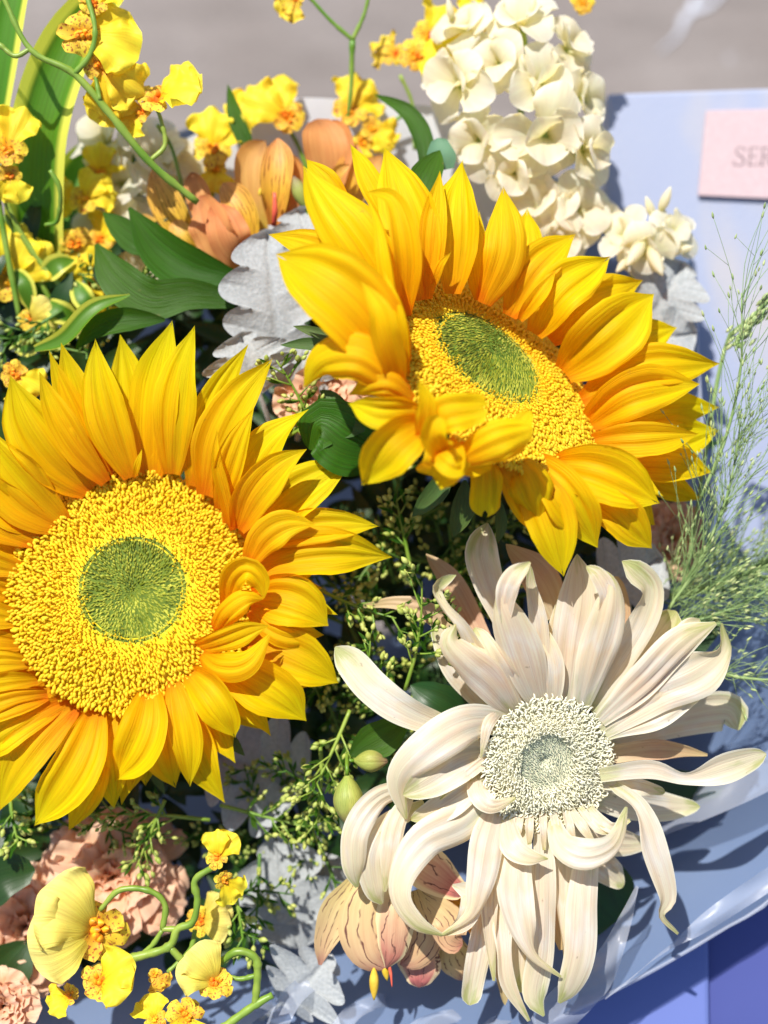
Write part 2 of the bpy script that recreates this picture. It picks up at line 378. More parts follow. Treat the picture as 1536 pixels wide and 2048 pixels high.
M_als2 = petal_mat('alstroemeria_tan', [(0, (.64, .54, .22)), (.45, (.64, .50, .24)), (.8, (.66, .45, .24)), (1, (.45, .22, .16))], rough=.42, trans=.3, tcol=(1, .75, .5), vein=.2, bump=.3, vscale=(18, 1), hue=.02, stripes=(5, (.16, .07, .05), 0, 1, .10))
M_als2_mid = petal_mat('alstroemeria_flushed', [(0, (.74, .66, .32)), (.45, (.68, .44, .28)), (.85, (.52, .20, .16)), (1, (.16, .07, .07))], rough=.42, trans=.3, vein=.3, bump=.3, vscale=(22, 1), hue=.02, edge=(.36, .46, (.76, .62, .36)), stripes=(3, (.14, .06, .05), 0, 1, .07))
M_als_bud = petal_mat('alstroemeria_bud_skin', [(0, (.34, .42, .08)), (.6, (.36, .40, .10)), (1, (.22, .12, .10))], rough=.45, trans=.2, vein=.15, bump=.2, hue=.02, stripes=(12, (.16, .20, .04), 0, 1, .12))
M_car = petal_mat('carnation_petal', [(0, (.62, .30, .12)), (.5, (.80, .48, .28)), (1, (.85, .60, .42))], rough=.6, trans=.4, tcol=(1, .75, .6), vein=.12, bump=.3, vscale=(18, 1.5), hue=.015, spec=.15)
M_wrap = plain_mat('frosted_wrap', (.15, .215, .36), (.19, .26, .42), 9, .34, .6, trans=.38, spec=.45, bdist=.003, detail=3, hue=0)
M_film = plain_mat('clear_frosted_film', (.50, .56, .70), (.66, .71, .82), 18, .3, .3, trans=.45, spec=.5, bdist=.002, detail=3, hue=0, alpha=.45)
M_wrapwhite = plain_mat('white_tissue', (.62, .65, .72), (.74, .76, .80), 20, .7, .3, trans=.35, bdist=.002, hue=0)
M_grassline = plain_mat('panicle_thread', (.16, .26, .09), (.26, .36, .14), 200, .5, .1)
M_seed = plain_mat('panicle_seed', (.20, .30, .09), (.42, .46, .22), 200, .5, .1)
M_anther = plain_mat('anther', (.50, .32, .02), (.66, .45, .05), 300, .7, .4)
M_style = plain_mat('style', (.60, .10, .05), (.72, .18, .08), 200, .4, .1)
M_bract = plain_mat('stock_calyx', (.30, .42, .06), (.42, .52, .12), 120, .5, .2, trans=.2)
print('materials', len(bpy.data.materials))

# ------------------------------------------------------------------ ground, bag, card
def ground_pt(px, py, h):
    """the point seen at px, py that lies h metres above the ground"""
    c = ROT @ np.array([0, 0, D]) + T0
    d = ROT @ np.array([(px - 768) * S, (1024 - py) * S, -D])
    k = (h - c[2]) / d[2]
    return c + d * k

def build_ground():
    m, N, L = new_mat('pavement_stone')
    tc = N.new('ShaderNodeTexCoord')
    n1 = N.new('ShaderNodeTexNoise'); n1.inputs['Scale'].default_value = 7; n1.inputs['Detail'].default_value = 8; n1.inputs['Roughness'].default_value = .6
    n2 = N.new('ShaderNodeTexNoise'); n2.inputs['Scale'].default_value = 240; n2.inputs['Detail'].default_value = 4
    mp = N.new('ShaderNodeMapping'); mp.inputs['Scale'].default_value = (5, 30, 5); mp.inputs['Rotation'].default_value = (0, 0, .12)
    n3 = N.new('ShaderNodeTexNoise'); n3.inputs['Scale'].default_value = 2.0; n3.inputs['Detail'].default_value = 6
    for n in (n1, n2): L.new(tc.outputs['Object'], n.inputs['Vector'])
    L.new(tc.outputs['Object'], mp.inputs[0]); L.new(mp.outputs[0], n3.inputs['Vector'])
    cr = N.new('ShaderNodeValToRGB'); e = cr.color_ramp.elements
    e[0].position = .3; e[0].color = (.120, .098, .088, 1); e[1].position = .7; e[1].color = (.180, .157, .147, 1); L.new(n1.outputs[0], cr.inputs[0])
    mx = N.new('ShaderNodeMix'); mx.data_type = 'RGBA'; mx.blend_type = 'SOFT_LIGHT'; mx.inputs[0].default_value = .3
    L.new(cr.outputs[0], mx.inputs[6]); L.new(n3.outputs[0], mx.inputs[7])
    mx2 = N.new('ShaderNodeMix'); mx2.data_type = 'RGBA'; mx2.blend_type = 'OVERLAY'; mx2.inputs[0].default_value = .35
    L.new(mx.outputs[2], mx2.inputs[6]); L.new(n2.outputs[0], mx2.inputs[7])
    # pale spatters and scratches
    v = N.new('ShaderNodeTexNoise'); v.inputs['Scale'].default_value = 16; v.inputs['Detail'].default_value = 3; v.inputs['Distortion'].default_value = 1.6; L.new(tc.outputs['Object'], v.inputs['Vector'])
    r = N.new('ShaderNodeMapRange'); r.inputs[1].default_value = .69; r.inputs[2].default_value = .76; r.inputs[4].default_value = .5; L.new(v.outputs[0], r.inputs[0])
    mx3 = N.new('ShaderNodeMix'); mx3.data_type = 'RGBA'; mx3.inputs[7].default_value = (.34, .34, .38, 1); L.new(r.outputs[0], mx3.inputs[0]); L.new(mx2.outputs[2], mx3.inputs[6])
    bp = N.new('ShaderNodeBump'); bp.inputs['Strength'].default_value = .4; bp.inputs['Distance'].default_value = .001; L.new(n2.outputs[0], bp.inputs['Height'])
    pr = N.new('ShaderNodeBsdfPrincipled'); pr.inputs['Roughness'].default_value = .7; L.new(mx3.outputs[2], pr.inputs['Base Color']); L.new(bp.outputs[0], pr.inputs['Normal'])
    out = N.new('ShaderNodeOutputMaterial'); L.new(pr.outputs[0], out.inputs[0])
    me = bpy.data.meshes.new('pavement'); g = 15
    me.from_pydata([(-g, -g, 0), (g, -g, 0), (g, g, 0), (-g, g, 0)], [], [(0, 1, 2, 3)]); me.materials.append(m)
    o = bpy.data.objects.new('pavement', me); COL.objects.link(o); o['kind'] = 'structure'
    # white splash on the stone, far right of the top edge
    sm = plain_mat('white_splash', (.36, .37, .42), (.46, .48, .54), 40, .7, .2, hue=0)
    c = ground_pt(1385, 20, .0015)
    r2 = random.Random(5); P = []; F = []
    for a0, l, wd in ((.3, .05, .0022), (1.3, .022, .0026), (3.9, .045, .0024)):
        n0 = len(P); a = a0
        x, y = c[0], c[1]
        for i in range(9):
            t = i / 8; wq = wd * (1 - t) ** .6 * r2.uniform(.6, 1.2)
            P += [(x - math.sin(a) * wq, y + math.cos(a) * wq, .0015 + .0004 * a0 * .1), (x + math.sin(a) * wq, y - math.cos(a) * wq, .0015 + .0004 * a0 * .1)]
            x += math.cos(a) * l / 8; y += math.sin(a) * l / 8; a += r2.uniform(-.3, .3)
        F += [(n0 + 2 * i, n0 + 2 * i + 1, n0 + 2 * i + 3, n0 + 2 * i + 2) for i in range(8)]
    me = bpy.data.meshes.new('paint_splash'); me.from_pydata(P, [], F); me.materials.append(sm)
    o = bpy.data.objects.new('paint_splash', me); COL.objects.link(o)
    o['label'] = 'pale dried splash mark on the grey stone at the top right'; o['category'] = 'splash mark'
build_ground()

def slab(name, top, thick, mat, parent=None, bevel=.0012, **kw):
    """a flat sheet: top = world corner points (counter-clockwise), with real thickness downwards"""
    n = len(top); c = np.mean(top, axis=0)
    P = [tuple(p - c) for p in top] + [tuple(p - c - np.array([0, 0, thick])) for p in top]
    F = [tuple(range(n)), tuple(range(2 * n - 1, n - 1, -1))] + [(i, i + n, (i + 1) % n + n, (i + 1) % n) for i in range(n)]
    me = bpy.data.meshes.new(name); me.from_pydata(P, [], F); me.materials.append(mat)
    o = bpy.data.objects.new(name, me); COL.objects.link(o)
    if parent:
        o.parent = parent; o.location = tuple(c - np.array(parent.location))
    else: o.location = tuple(c)
    if bevel:
        b = o.modifiers.new('edge', 'BEVEL'); b.width = bevel; b.segments = 2
    for k, v_ in kw.items(): o[k] = v_
    return o

def build_bag():
    m, N, L = new_mat('painted_blue_paper')
    tc = N.new('ShaderNodeTexCoord')
    mp = N.new('ShaderNodeMapping'); mp.inputs['Scale'].default_value = (11, 5, 1); L.new(tc.outputs['Object'], mp.inputs[0])
    n1 = N.new('ShaderNodeTexNoise'); n1.inputs['Scale'].default_value = 1.4; n1.inputs['Detail'].default_value = 3; L.new(mp.outputs[0], n1.inputs['Vector'])
    n2 = N.new('ShaderNodeTexNoise'); n2.inputs['Scale'].default_value = 9; n2.inputs['Detail'].default_value = 5; L.new(tc.outputs['Object'], n2.inputs['Vector'])
    cr = N.new('ShaderNodeValToRGB'); e = cr.color_ramp.elements
    e[0].position = .30; e[0].color = (.14, .25, .46, 1); e[1].position = .74; e[1].color = (.40, .37, .36, 1)
    x = e.new(.44); x.color = (.265, .30, .425, 1); x = e.new(.6); x.color = (.28, .315, .43, 1)
    L.new(n1.outputs[0], cr.inputs[0])
    n3 = N.new('ShaderNodeTexNoise'); n3.inputs['Scale'].default_value = 400; n3.inputs['Detail'].default_value = 3; L.new(tc.outputs['Object'], n3.inputs['Vector'])
    bp = N.new('ShaderNodeBump'); bp.inputs['Strength'].default_value = .25; bp.inputs['Distance'].default_value = .0004; L.new(n3.outputs[0], bp.inputs['Height'])
    pr = N.new('ShaderNodeBsdfPrincipled'); pr.inputs['Roughness'].default_value = .55; L.new(cr.outputs[0], pr.inputs['Base Color']); L.new(bp.outputs[0], pr.inputs['Normal'])
    out = N.new('ShaderNodeOutputMaterial'); L.new(pr.outputs[0], out.inputs[0])
    def bag_pt(x_, y_, z_): return world(V(x_, y_, z_))
    nb = ROT @ np.array([0, 0, 1.0])
    def lean_slab(name, q, z0, thick, mat, parent, bevel):
        org = ORG[parent.name]
        top = [bag_pt(x_, y_, z0) for x_, y_ in q]; n = len(top)
        P = [tuple(p - org) for p in top] + [tuple(p - nb * thick - org) for p in top]
        F = [tuple(range(n)), tuple(range(2 * n - 1, n - 1, -1))] + [(i, i + n, (i + 1) % n + n, (i + 1) % n) for i in range(n)]
        me = bpy.data.meshes.new(name); me.from_pydata(P, [], F); me.materials.append(mat)
        o = bpy.data.objects.new(name, me); COL.objects.link(o); o.parent = parent; ORG[o.name] = org
        bv = o.modifiers.new('edge', 'BEVEL'); bv.width = bevel; bv.segments = 2
        return o
    root = bpy.data.objects.new('gift_bag', None); COL.objects.link(root)
    c = bag_pt(1500, 1240, -600); root.location = (c[0], c[1], 0); ORG[root.name] = np.array([c[0], c[1], 0])
    root['label'] = 'pale blue paper gift bag with painted blots leaning at the right'; root['category'] = 'gift bag'
    lean_slab('bag_body', ((1215, 187), (1195, 1330), (1830, 1330), (1830, 166)), -500, .20, m, root, .0015)
    mc = plain_mat('pink_card', (.47, .35, .365), (.50, .38, .395), 500, .65, .5, hue=0, bdist=.0003)
    card = lean_slab('name_card', ((1413, 221), (1397, 391), (1636, 402), (1640, 215)), -486, .002, mc, root, .0004)
    # embossed lettering on the card: only the first letters are in the picture
    ml = plain_mat('embossed_grey', (.17, .13, .135), (.20, .155, .16), 300, .5, .1, hue=0)
    def stroke(pts, r0):
        return tube([V(x_ + (313 - y_) * .10, y_, -485.6) for x_, y_ in pts], r0, 6, max(4, len(pts) * 3))
    K, k_ = 2.0, .95
    letters = {
      'letter_s': [([(1488, 301), (1486, 296), (1479, 294), (1473, 297), (1471, 303), (1476, 309), (1484, 314), (1489, 321), (1486, 328), (1479, 331), (1472, 329), (1469, 323)], [k_, k_, 1.3, K, K, k_, k_]), ([(1488, 295), (1489, 304)], k_), ([(1469, 321), (1468, 331)], k_)],
      'letter_e': [([(1500, 295), (1500, 330)], K), ([(1496, 295), (1515, 295)], k_), ([(1496, 330), (1516, 330)], k_), ([(1500, 312), (1511, 312)], k_), ([(1515, 295), (1515, 301)], k_), ([(1516, 330), (1518, 323)], k_), ([(1511, 308), (1511, 316)], k_)],
      'letter_r': [([(1525, 295), (1525, 330)], K), ([(1521, 295), (1533, 295), (1539, 299), (1540, 304), (1536, 310), (1525, 312)], [k_, k_, K, K, k_, k_]), ([(1532, 311), (1538, 322), (1544, 330), (1549, 331)], [k_, K, K, k_]), ([(1521, 330), (1530, 330)], k_)]}
    for nm, st_ in letters.items():
        part(nm, *join([stroke(p_, r_0) for p_, r_0 in st_]), ml, card)
    # a violet tissue sheet lies nearer, below the wrap
    mv = plain_mat('violet_sheet', (.11, .15, .38), (.14, .18, .44), 5, .5, .2, hue=0)
    mn = plain_mat('navy_sheet', (.05, .065, .22), (.07, .085, .27), 6, .5, .2, hue=0)
    rv = bpy.data.objects.new('violet_box', None); COL.objects.link(rv); c = bag_pt(1300, 2000, -200); rv.location = tuple(c); ORG['violet_box'] = c
    rv['label'] = 'violet-blue box side under the wrap at the bottom right'; rv['category'] = 'box'
    rn = bpy.data.objects.new('navy_box', None); COL.objects.link(rn); c = bag_pt(1600, 2000, -230); rn.location = tuple(c); ORG['navy_box'] = c
    rn['label'] = 'darker navy box in the bottom right corner beside the violet one'; rn['category'] = 'box'
    lean_slab('box_side', ((960, 2100), (960, 2300), (1424, 2300), (1418, 1812)), -175, .18, mv, rv, .002)
    lean_slab('box_side', ((1400, 1830), (1400, 2300), (1850, 2320), (1800, 1575)), -195, .18, mn, rn, .002)
build_bag()

# ------------------------------------------------------------------ wrap
def build_wrap():
    rim = [(1060, 2062, -20), (1185, 2004, -30), (1330, 1928, -40), (1440, 1862, -50), (1545, 1795, -60), (1660, 1640, -80), (1640, 1400, -110), (1530, 1180, -150), (1425, 980, -220),
           (1396, 720, -300), (1392, 560, -330), (1370, 490, -350), (1280, 450, -390), (1100, 350, -400), (960, 270, -400), (760, 215, -390), (560, 205, -380), (400, 250, -370), (230, 330, -360), (60, 520, -340), (-90, 800, -300),
           (-150, 1300, -240), (-140, 1800, -170), (0, 2080, -110), (300, 2140, -60), (700, 2130, -30), (1060, 2062, -20)]
    A = spline([V(*p) for p in rim], 160)
    c0 = V(760, 1260, -560); c1 = V(780, 1230, -1050)
    P = []; UV = []; F = []; nr = 12; n = len(A); r = random.Random(3)
    ph = [r.uniform(0, 6) for _ in range(6)]
    for j in range(nr + 1):
        t = j / nr
        for i, p in enumerate(A):
            a = 2 * math.pi * i / (n - 1)
            k = t ** .8
            q = p * (1 - k) + (c0 if t < .6 else c0) * k
            q = p + (c0 - p) * k * .92; q = q + np.array([0, 0, -1]) * 650 * S * k ** .95
            rad = nrm(p - c0)
            wv = (.7 * math.sin(9 * a + ph[0]) + .5 * math.sin(17 * a + ph[1] + 2 * t) + .35 * math.sin(31 * a + ph[2])) * 14 * S * math.sin(math.pi * min(1, t + .12))
            q = q + rad * wv * (0.25 if j == 0 else 1) + np.array([0, 0, 1]) * wv * .8 * (0 if j == 0 else 1)
            P.append(q); UV.append((i / (n - 1), t))
    for j in range(nr):
        for i in range(n - 1):
            F.append((j * n + i, j * n + i + 1, (j + 1) * n + i + 1, (j + 1) * n + i))
    P = np.array(P)
    root = thing('bouquet_wrap', 'frosted blue translucent wrap folded around the whole bouquet', 'wrapping paper', V(780, 1230, -1000))
    part('wrap_sheet', P, F, np.array(UV), M_wrap, root)
    # bright folded hem along the rim
    part('rim_hem', *tube(A, 4.0, 6, 160, cap=False), M_film, root)
    # a band of doubled film that crosses the lower right corner
    def band(a, b, n=26, z=0, name='film_fold', mat=M_film, wob=6):
        a = spline([V(*p) for p in a], n); b = spline([V(*p) for p in b], n); rr = random.Random(len(name) + n)
        P = []; UV = []; k = 7
        for i in range(n + 1):
            for j in range(k + 1):
                t = j / k; p = a[i] * (1 - t) + b[i] * t + np.array([0, 0, 1]) * S * wob * math.sin(t * 3.1) * math.sin(i * .5 + t)
                P.append(p); UV.append((t, i / n))
        F = [(i * (k + 1) + j, i * (k + 1) + j + 1, (i + 1) * (k + 1) + j + 1, (i + 1) * (k + 1) + j) for i in range(n) for j in range(k)]
        return part(name, np.array(P), F, np.array(UV), mat, root)
    band([(1620, 1540, -40), (1480, 1610, -90), (1330, 1670, -160), (1230, 1700, -220)], [(1640, 1440, -70), (1500, 1520, -120), (1360, 1590, -190), (1240, 1640, -240)], wob=12)
    band([(1210, 1995, -20), (1330, 1905, -22), (1420, 1860, -25), (1600, 1745, -40)], [(1210, 1999, -22), (1335, 1895, -24), (1420, 1815, -30), (1600, 1690, -45)], wob=10)
    # pointed upright fold beside the white petals
    band([(1272, 1770, 10), (1240, 1830, 15), (1190, 1910, 18), (1100, 1985, 20), (1040, 2070, 20)], [(1277, 1772, 10), (1262, 1850, 5), (1228, 1960, 0), (1190, 2010, -5), (1120, 2080, -8)], n=30, name='upright_fold', wob=22)
    # crumpled film at the bottom
    for sd, (x0, y0, x1, y1, ww) in enumerate(((520, 2080, 640, 1930, 40), (640, 2100, 760, 1985, 34), (760, 2100, 960, 2010, 40), (420, 2100, 560, 1990, 36), (930, 2090, 1080, 2015, 30))):
        mx_, my_ = (x0 + x1) / 2 - 15, (y0 + y1) / 2 - 22
        band([(x0, y0, -30), (mx_, my_, -60), (x1, y1, -150)], [(x0 + ww, y0 + 10, -20), (mx_ + ww, my_ + ww * .5, -40), (x1 + ww * .8, y1 + ww * .6, -170)], n=18 + sd, name='crumpled_fold', wob=26)
    # white inner tissue standing behind the flowers at the top
    a = spline([V(*p) for p in ((330, 300, -330), (470, 232, -330), (600, 196, -330), (760, 205, -335), (900, 215, -340), (1010, 240, -340))], 40)
    b = spline([V(*p) for p in ((380, 620, -430), (520, 560, -430), (640, 540, -430), (780, 560, -430), (900, 560, -430), (1010, 560, -430))], 40)
    P = []; UV = []
    for i in range(41):
        for j in range(9):
            t = j / 8; P.append(a[i] * (1 - t) + b[i] * t + np.array([0, 0, 1]) * S * 12 * math.sin(i * .55) * (0.3 + t)); UV.append((i / 40, t))
    F = [(i * 9 + j, i * 9 + j + 1, (i + 1) * 9 + j + 1, (i + 1) * 9 + j) for i in range(40) for j in range(8)]
    part('inner_tissue', np.array(P), F, np.array(UV), M_wrapwhite, root)
build_wrap()

# ------------------------------------------------------------------ sunflowers
def floret_mesh(name, mat, k=1.0, seed=0):
    r = random.Random(seed)
    p = np.array([(0, 0, -3), (0, 0, 4), (1.2, .2, 7.4), (4.0, .3, 8.6), (6.6, .2, 7.2), (7.4, 0, 4.6)]) * S * k
    P, F, UV = tube(p, np.array([1.6, 2.0, 2.8, 2.9, 2.3, 1.0]) * k, 6, 8)
    p2 = np.array([(0, 0, 4), (-.8, .5, 7.2), (-2.8, .8, 7.6)]) * S * k
    a = tube(p2, np.array([1.6, 1.7, .8]) * k, 5, 4)
    P, F, UV = join([(P, F, UV), a])
    me = bpy.data.meshes.new(name); me.from_pydata([tuple(q) for q in P.tolist()], [], F); me.materials.append(mat)
    me.polygons.foreach_set('use_smooth', [True] * len(me.polygons))
    return me, P, F, UV

def frame_mat(o, ex, n):
    n = nrm(n); ex = nrm(ex - n * np.dot(ex, n)); ey = np.cross(n, ex)
    return np.stack([ex, ey, n], axis=1)

def sunflower(name, label, C, e1, e2, Rr, Rg, goff, petals, seed, cz=0, dome=.12):
    """C centre (px,py,z); e1,e2 disc-plane unit axes (view space); Rr disc radius, Rg green radius"""
    O = V(*C); n = nrm(np.cross(e1, e2)); 
    if n[2] < 0: n = -n
    r = random.Random(seed)
    root = thing(name, label, 'sunflower', O, 'sunflowers in the bouquet')
    def surf(x, y):
        rr = math.hypot(x, y) / Rr
        h = Rr * dome * (math.cos(min(rr, 1.15) * math.pi * .5) ** .8 if rr < 1 else -.25 * (rr - 1)) + 6
        return O + (e1 * x + e2 * y + n * h) * S
    def snorm(x, y):
        d = 2.0
        a = surf(x + d, y) - surf(x - d, y); b = surf(x, y + d) - surf(x, y - d); q = nrm(np.cross(a, b))
        return q if np.dot(q, n) > 0 else -q
    # bed
    for nm, r0, r1, mt in (('floret_bed', Rg * .9, Rr * 1.02, M_floret_in), ('green_bed', 0, Rg * .98, M_green_bed)):
        P = []; F = []; UV = []; na = 48; nr = 10
        for j in range(nr + 1):
            for i in range(na):
                a = 2 * math.pi * i / na; q = r0 + (r1 - r0) * j / nr
                gx = goff[0] * (1 - j / nr if nm == 'floret_bed' else 1); gy = goff[1] * (1 - j / nr if nm == 'floret_bed' else 1)
                P.append(surf(q * math.cos(a) + gx, q * math.sin(a) + gy) - n * 3 * S); UV.append((i / na, j / nr))
        F = [(j * na + i, j * na + (i + 1) % na, (j + 1) * na + (i + 1) % na, (j + 1) * na + i) for j in range(nr) for i in range(na)]
        part(nm, np.array(P), F, np.array(UV), mt, root)
    # yellow florets in spirals
    meshes = [floret_mesh('disc_floret', M_floret, .80 + .10 * i, i) for i in range(3)]
    spots = []; ga = math.pi * (3 - math.sqrt(5)); cN = 7.3
    i = 0
    while True:
        i += 1
        rad = cN * .62 * math.sqrt(i)
        if rad > Rr * 1.05: break
        a = i * ga; x, y = rad * math.cos(a), rad * math.sin(a)
        gx, gy = x - goff[0], y - goff[1]
        edge = Rg * (1 + .05 * math.sin(5 * math.atan2(gy, gx) + seed) + .03 * math.sin(11 * math.atan2(gy, gx)))
        gd = math.hypot(gx, gy)
        if gd < edge * r.uniform(.80, 1.07): continue
        spots.append((x, y, gd))
    r.shuffle(spots)
    big = []; W_ = world
    RW = ROT
    for k, (x, y, gd) in enumerate(spots):
        sn = snorm(x, y); rad_ = nrm(e1 * x + e2 * y)
        az = r.gauss(0, .5)
        t1 = rad_ * math.cos(az) + np.cross(n, rad_) * math.sin(az)
        if r.random() < .08: t1 = -t1
        # florets near the green are still short and lean inwards
        young = max(0, 1 - (gd - Rg) / 46)
        ax = nrm(sn + rad_ * r.gauss(.12, .18) + np.cross(n, rad_) * r.gauss(0, .18) - rad_ * .7 * young)
        MM = frame_mat(None, t1, ax) * (r.uniform(.85, 1.1) + .28 * min(1, max(0, (gd - Rg) / (Rr - Rg))) - .38 * young)
        pos = surf(x, y)
        me, P, F, UV = meshes[k % 3]
        if k < 300:
            o = bpy.data.objects.new('floret', me); COL.objects.link(o); o.parent = root
            m4 = np.eye(4); m4[:3, :3] = RW @ MM; m4[:3, 3] = W_(pos) - ORG[root.name]
            o.matrix_local = Matrix(m4.tolist())
        else: big.append((P @ MM.T + pos, F, UV))
    part('floret_mass', *join(big), M_floret, root, kind='stuff')
    # green bracts pointing to the middle
    gb = []; cg = 5.2; i = 0
    while True:
        i += 1; rad = cg * .62 * math.sqrt(i) + r.gauss(0, 1.6)
        if rad > Rg * 1.10: break
        if rad > Rg * r.uniform(.9, 1.12): continue
        a = i * ga + r.gauss(0, 2.2) / (rad + 8); 
        x, y = rad * math.cos(a) + goff[0], rad * math.sin(a) + goff[1]
        pos = surf(x, y); inw = -nrm(e1 * math.cos(a) + e2 * math.sin(a)); tn = np.cross(n, inw)
        L_ = r.uniform(7, 15) * (.6 + .5 * rad / Rg); wq = r.uniform(1.5, 3.2); lean = r.uniform(.5, 1.3)
        b0 = pos - n * 4 * S
        tip = b0 + nrm(n * 1.0 + inw * lean + tn * r.gauss(0, .15)) * L_ * S
        P = np.array([b0 + tn * wq * S, b0 - tn * wq * S, b0 - inw * wq * S * 1.2, tip]); F = [(0, 1, 3), (1, 2, 3), (2, 0, 3)]
        gb.append((P, F, np.array([(0, 0), (1, 0), (0, 1), (1, 1)])))
    part('green_bracts', *join(gb), M_green_disc, root, kind='stuff')
    # receptacle and stem behind
    st = [O - n * 8 * S, O - n * 60 * S, O - n * 200 * S + np.array([0, 0, -1]) * 40 * S, O * .6 + V(780, 1230, -900) * .4, V(780, 1230, -1000)]
    part('receptacle', *tube([O - n * 6 * S, O - n * 36 * S, O - n * 75 * S], [Rr * .86, Rr * .75, 30], 28, 10), M_sepal, root)
    part('stem', *tube(st, [24, 20, 18, 16, 16], 10, 18), M_stem_dark, root)
    # the ray petals
    for i, sp in enumerate(petals):
        pts, hw, o = sp
        kw = dict(cup=r.uniform(.35, .75), ridge=r.uniform(.09, .17), notch=r.choice([0, 0, .05, .09]), seed=seed * 100 + i, nu=16, nv=26, ruf=r.uniform(.04, .12), rf=r.uniform(1.2, 2.6), roll=[0, r.gauss(0, 9), r.gauss(0, 20)])
        kw.update(o)
        part('petal', *ribbon([V(*p) for p in pts], hw, **kw), M_ray, root)
    return root, surf, n

def arc(b, t, z0, z1, bow=0.0, bulge=0.0, n=4):
    """midrib from b to t in the picture plane, rising from z0 to z1, with a lift of bow and a sideways bulge"""
    out = []; dx, dy = t[0] - b[0], t[1] - b[1]; l = math.hypot(dx, dy)
    for i in range(n):
        q = i / (n - 1); s_ = math.sin(math.pi * q)
        out.append((b[0] + dx * q - dy / l * bulge * s_, b[1] + dy * q + dx / l * bulge * s_, z0 + (z1 - z0) * q + bow * s_))
    return out

LP = []
def lp(b, t, w, z0=0, z1=None, bow=14, bulge=0, **o):
    bow = bow * .75
    if z1 is None:
        z1 = z0 + .30 * math.hypot(t[0] - b[0], t[1] - b[1])
    LP.append((arc(b, t, z0, z1, bow, bulge), w, o))
# upper side, from the left round to the right
lp((125, 1050), (-45, 838), 68, 12, bulge=-26)
lp((105, 1070), (-100, 900), 46, 2, bulge=-10)
lp((180, 980), (20, 752), 66, 6, bulge=-22, cup=.6)
lp((212, 965), (78, 742), 34, 22, bulge=-14)
lp((222, 965), (98, 700), 30, -14, bulge=-8)
lp((235, 962), (122, 685), 42, -22, bulge=-10)
lp((262, 955), (190, 676), 46, 10, bulge=-14, cup=.6, z1=70)
lp((290, 955), (240, 668), 50, -34, z1=10)
lp((305, 952), (345, 640), 58, -16, z1=60, bulge=-10)
lp((345, 948), (390, 650), 50, 6, z1=85, bulge=-12, cup=.8, notch=.05)
lp((385, 972), (497, 688), 36, -4, z1=70, bulge=-24)
lp((410, 990), (547, 716), 50, 12, z1=90, bulge=-28, cup=.7)
lp((440, 1018), (508, 816), 30, 34, z1=110, bulge=-12)
LP.append(([(468, 1060, 30), (455, 990, 60), (438, 920, 90), (434, 858, 100)], 24, dict(cup=1.6, roll=20)))
lp((462, 1050), (618, 818), 50, 12, z1=70, bulge=-26, cup=.8)
lp((476, 1058), (614, 898), 48, 34, z1=110, bulge=-22, cup=1.0)
lp((490, 1078), (708, 920), 56, 2, z1=30, bulge=-12, cup=.6)
lp((498, 1128), (632, 1048), 36, 40, z1=70, bulge=-34, cup=.3)
lp((520, 1080), (758, 1052), 42, 14, z1=40, bulge=-12, cup=.9)
lp((500, 1140), (785, 1114), 56, 2, z1=16, bulge=-26, cup=.8, bow=34)
LP.append(([(455, 1215, 18), (466, 1160, 62), (495, 1138, 92), (522, 1160, 84), (528, 1196, 64)], [16, 28, 30, 24, 2], dict(cup=.9)))
LP.append(([(430, 1262, 20), (455, 1225, 70), (490, 1200, 84), (527, 1198, 66)], [16, 26, 22, 2], dict(cup=-.7)))
lp((505, 1195), (657, 1252), 60, 4, z1=22, bulge=-20, bow=30, cup=.9)
lp((500, 1220), (648, 1270), 36, 20, z1=12, bulge=18, bow=30, cup=-.5)
LP.append(([(395, 1296, 22), (440, 1280, 66), (490, 1262, 92), (536, 1252, 96)], [16, 24, 24, 2], dict(cup=.3, roll=-20)))
LP.append(([(402, 1305, 20), (440, 1328, 78), (492, 1322, 104), (542, 1266, 92)], [20, 40, 34, 2], dict(cup=-1.2, roll=20)))
lp((500, 1285), (677, 1366), 58, 0, z1=0, bow=30, bulge=-10, cup=.8)
lp((430, 1330), (613, 1442), 60, 12, z1=12, bow=40, bulge=-16, cup=.9)
lp((380, 1345), (470, 1476), 50, 24, z1=34, bow=46, bulge=-14, cup=1.2)
lp((348, 1372), (450, 1606), 44, -6, z1=-10, bow=26, bulge=10)
lp((345, 1358), (380, 1574), 36, 26, z1=20, bow=46, bulge=-8, cup=.8)
lp((322, 1385), (352, 1576), 50, 2, z1=-4, bow=30, bulge=16)
lp((300, 1378), (230, 1562), 56, 26, z1=26, bow=52, bulge=-22, cup=.9)
lp((232, 1420), (228, 1618), 38, 6, z1=0, bow=34, bulge=10)
lp((280, 1440), (243, 1610), 26, -8, z1=-14, bow=16)
lp((196, 1420), (68, 1652), 58, 22, z1=14, bow=60, bulge=-20, cup=.9, notch=.07)
lp((205, 1450), (137, 1662), 36, 2, z1=-8, bow=34, bulge=-14)
lp((150, 1410), (-4, 1625), 48, 4, z1=0, bow=46, bulge=24)
lp((118, 1408), (-70, 1530), 42, 10, z1=20, bow=40, bulge=14)
lp((95, 1390), (-90, 1462), 32, 22, z1=40, bow=34, bulge=12)
lp((75, 1360), (-100, 1395), 26, 14, z1=40, bow=30, bulge=8)
lp((66, 1325), (-110, 1335), 26, 24, z1=50, bow=20, bulge=6)
lp((56, 1290), (-120, 1275), 26, 8, z1=40, bow=20)
lp((50, 1240), (-120, 1205), 32, 20, z1=50, bow=20)
lp((45, 1190), (-120, 1150), 32, 4, z1=40, bow=20)
lp((48, 1140), (-120, 1070), 30, 20, z1=50, bow=20, bulge=-8)
lp((58, 1110), (-120, 1010), 34, 8, z1=50, bow=16, bulge=-8)
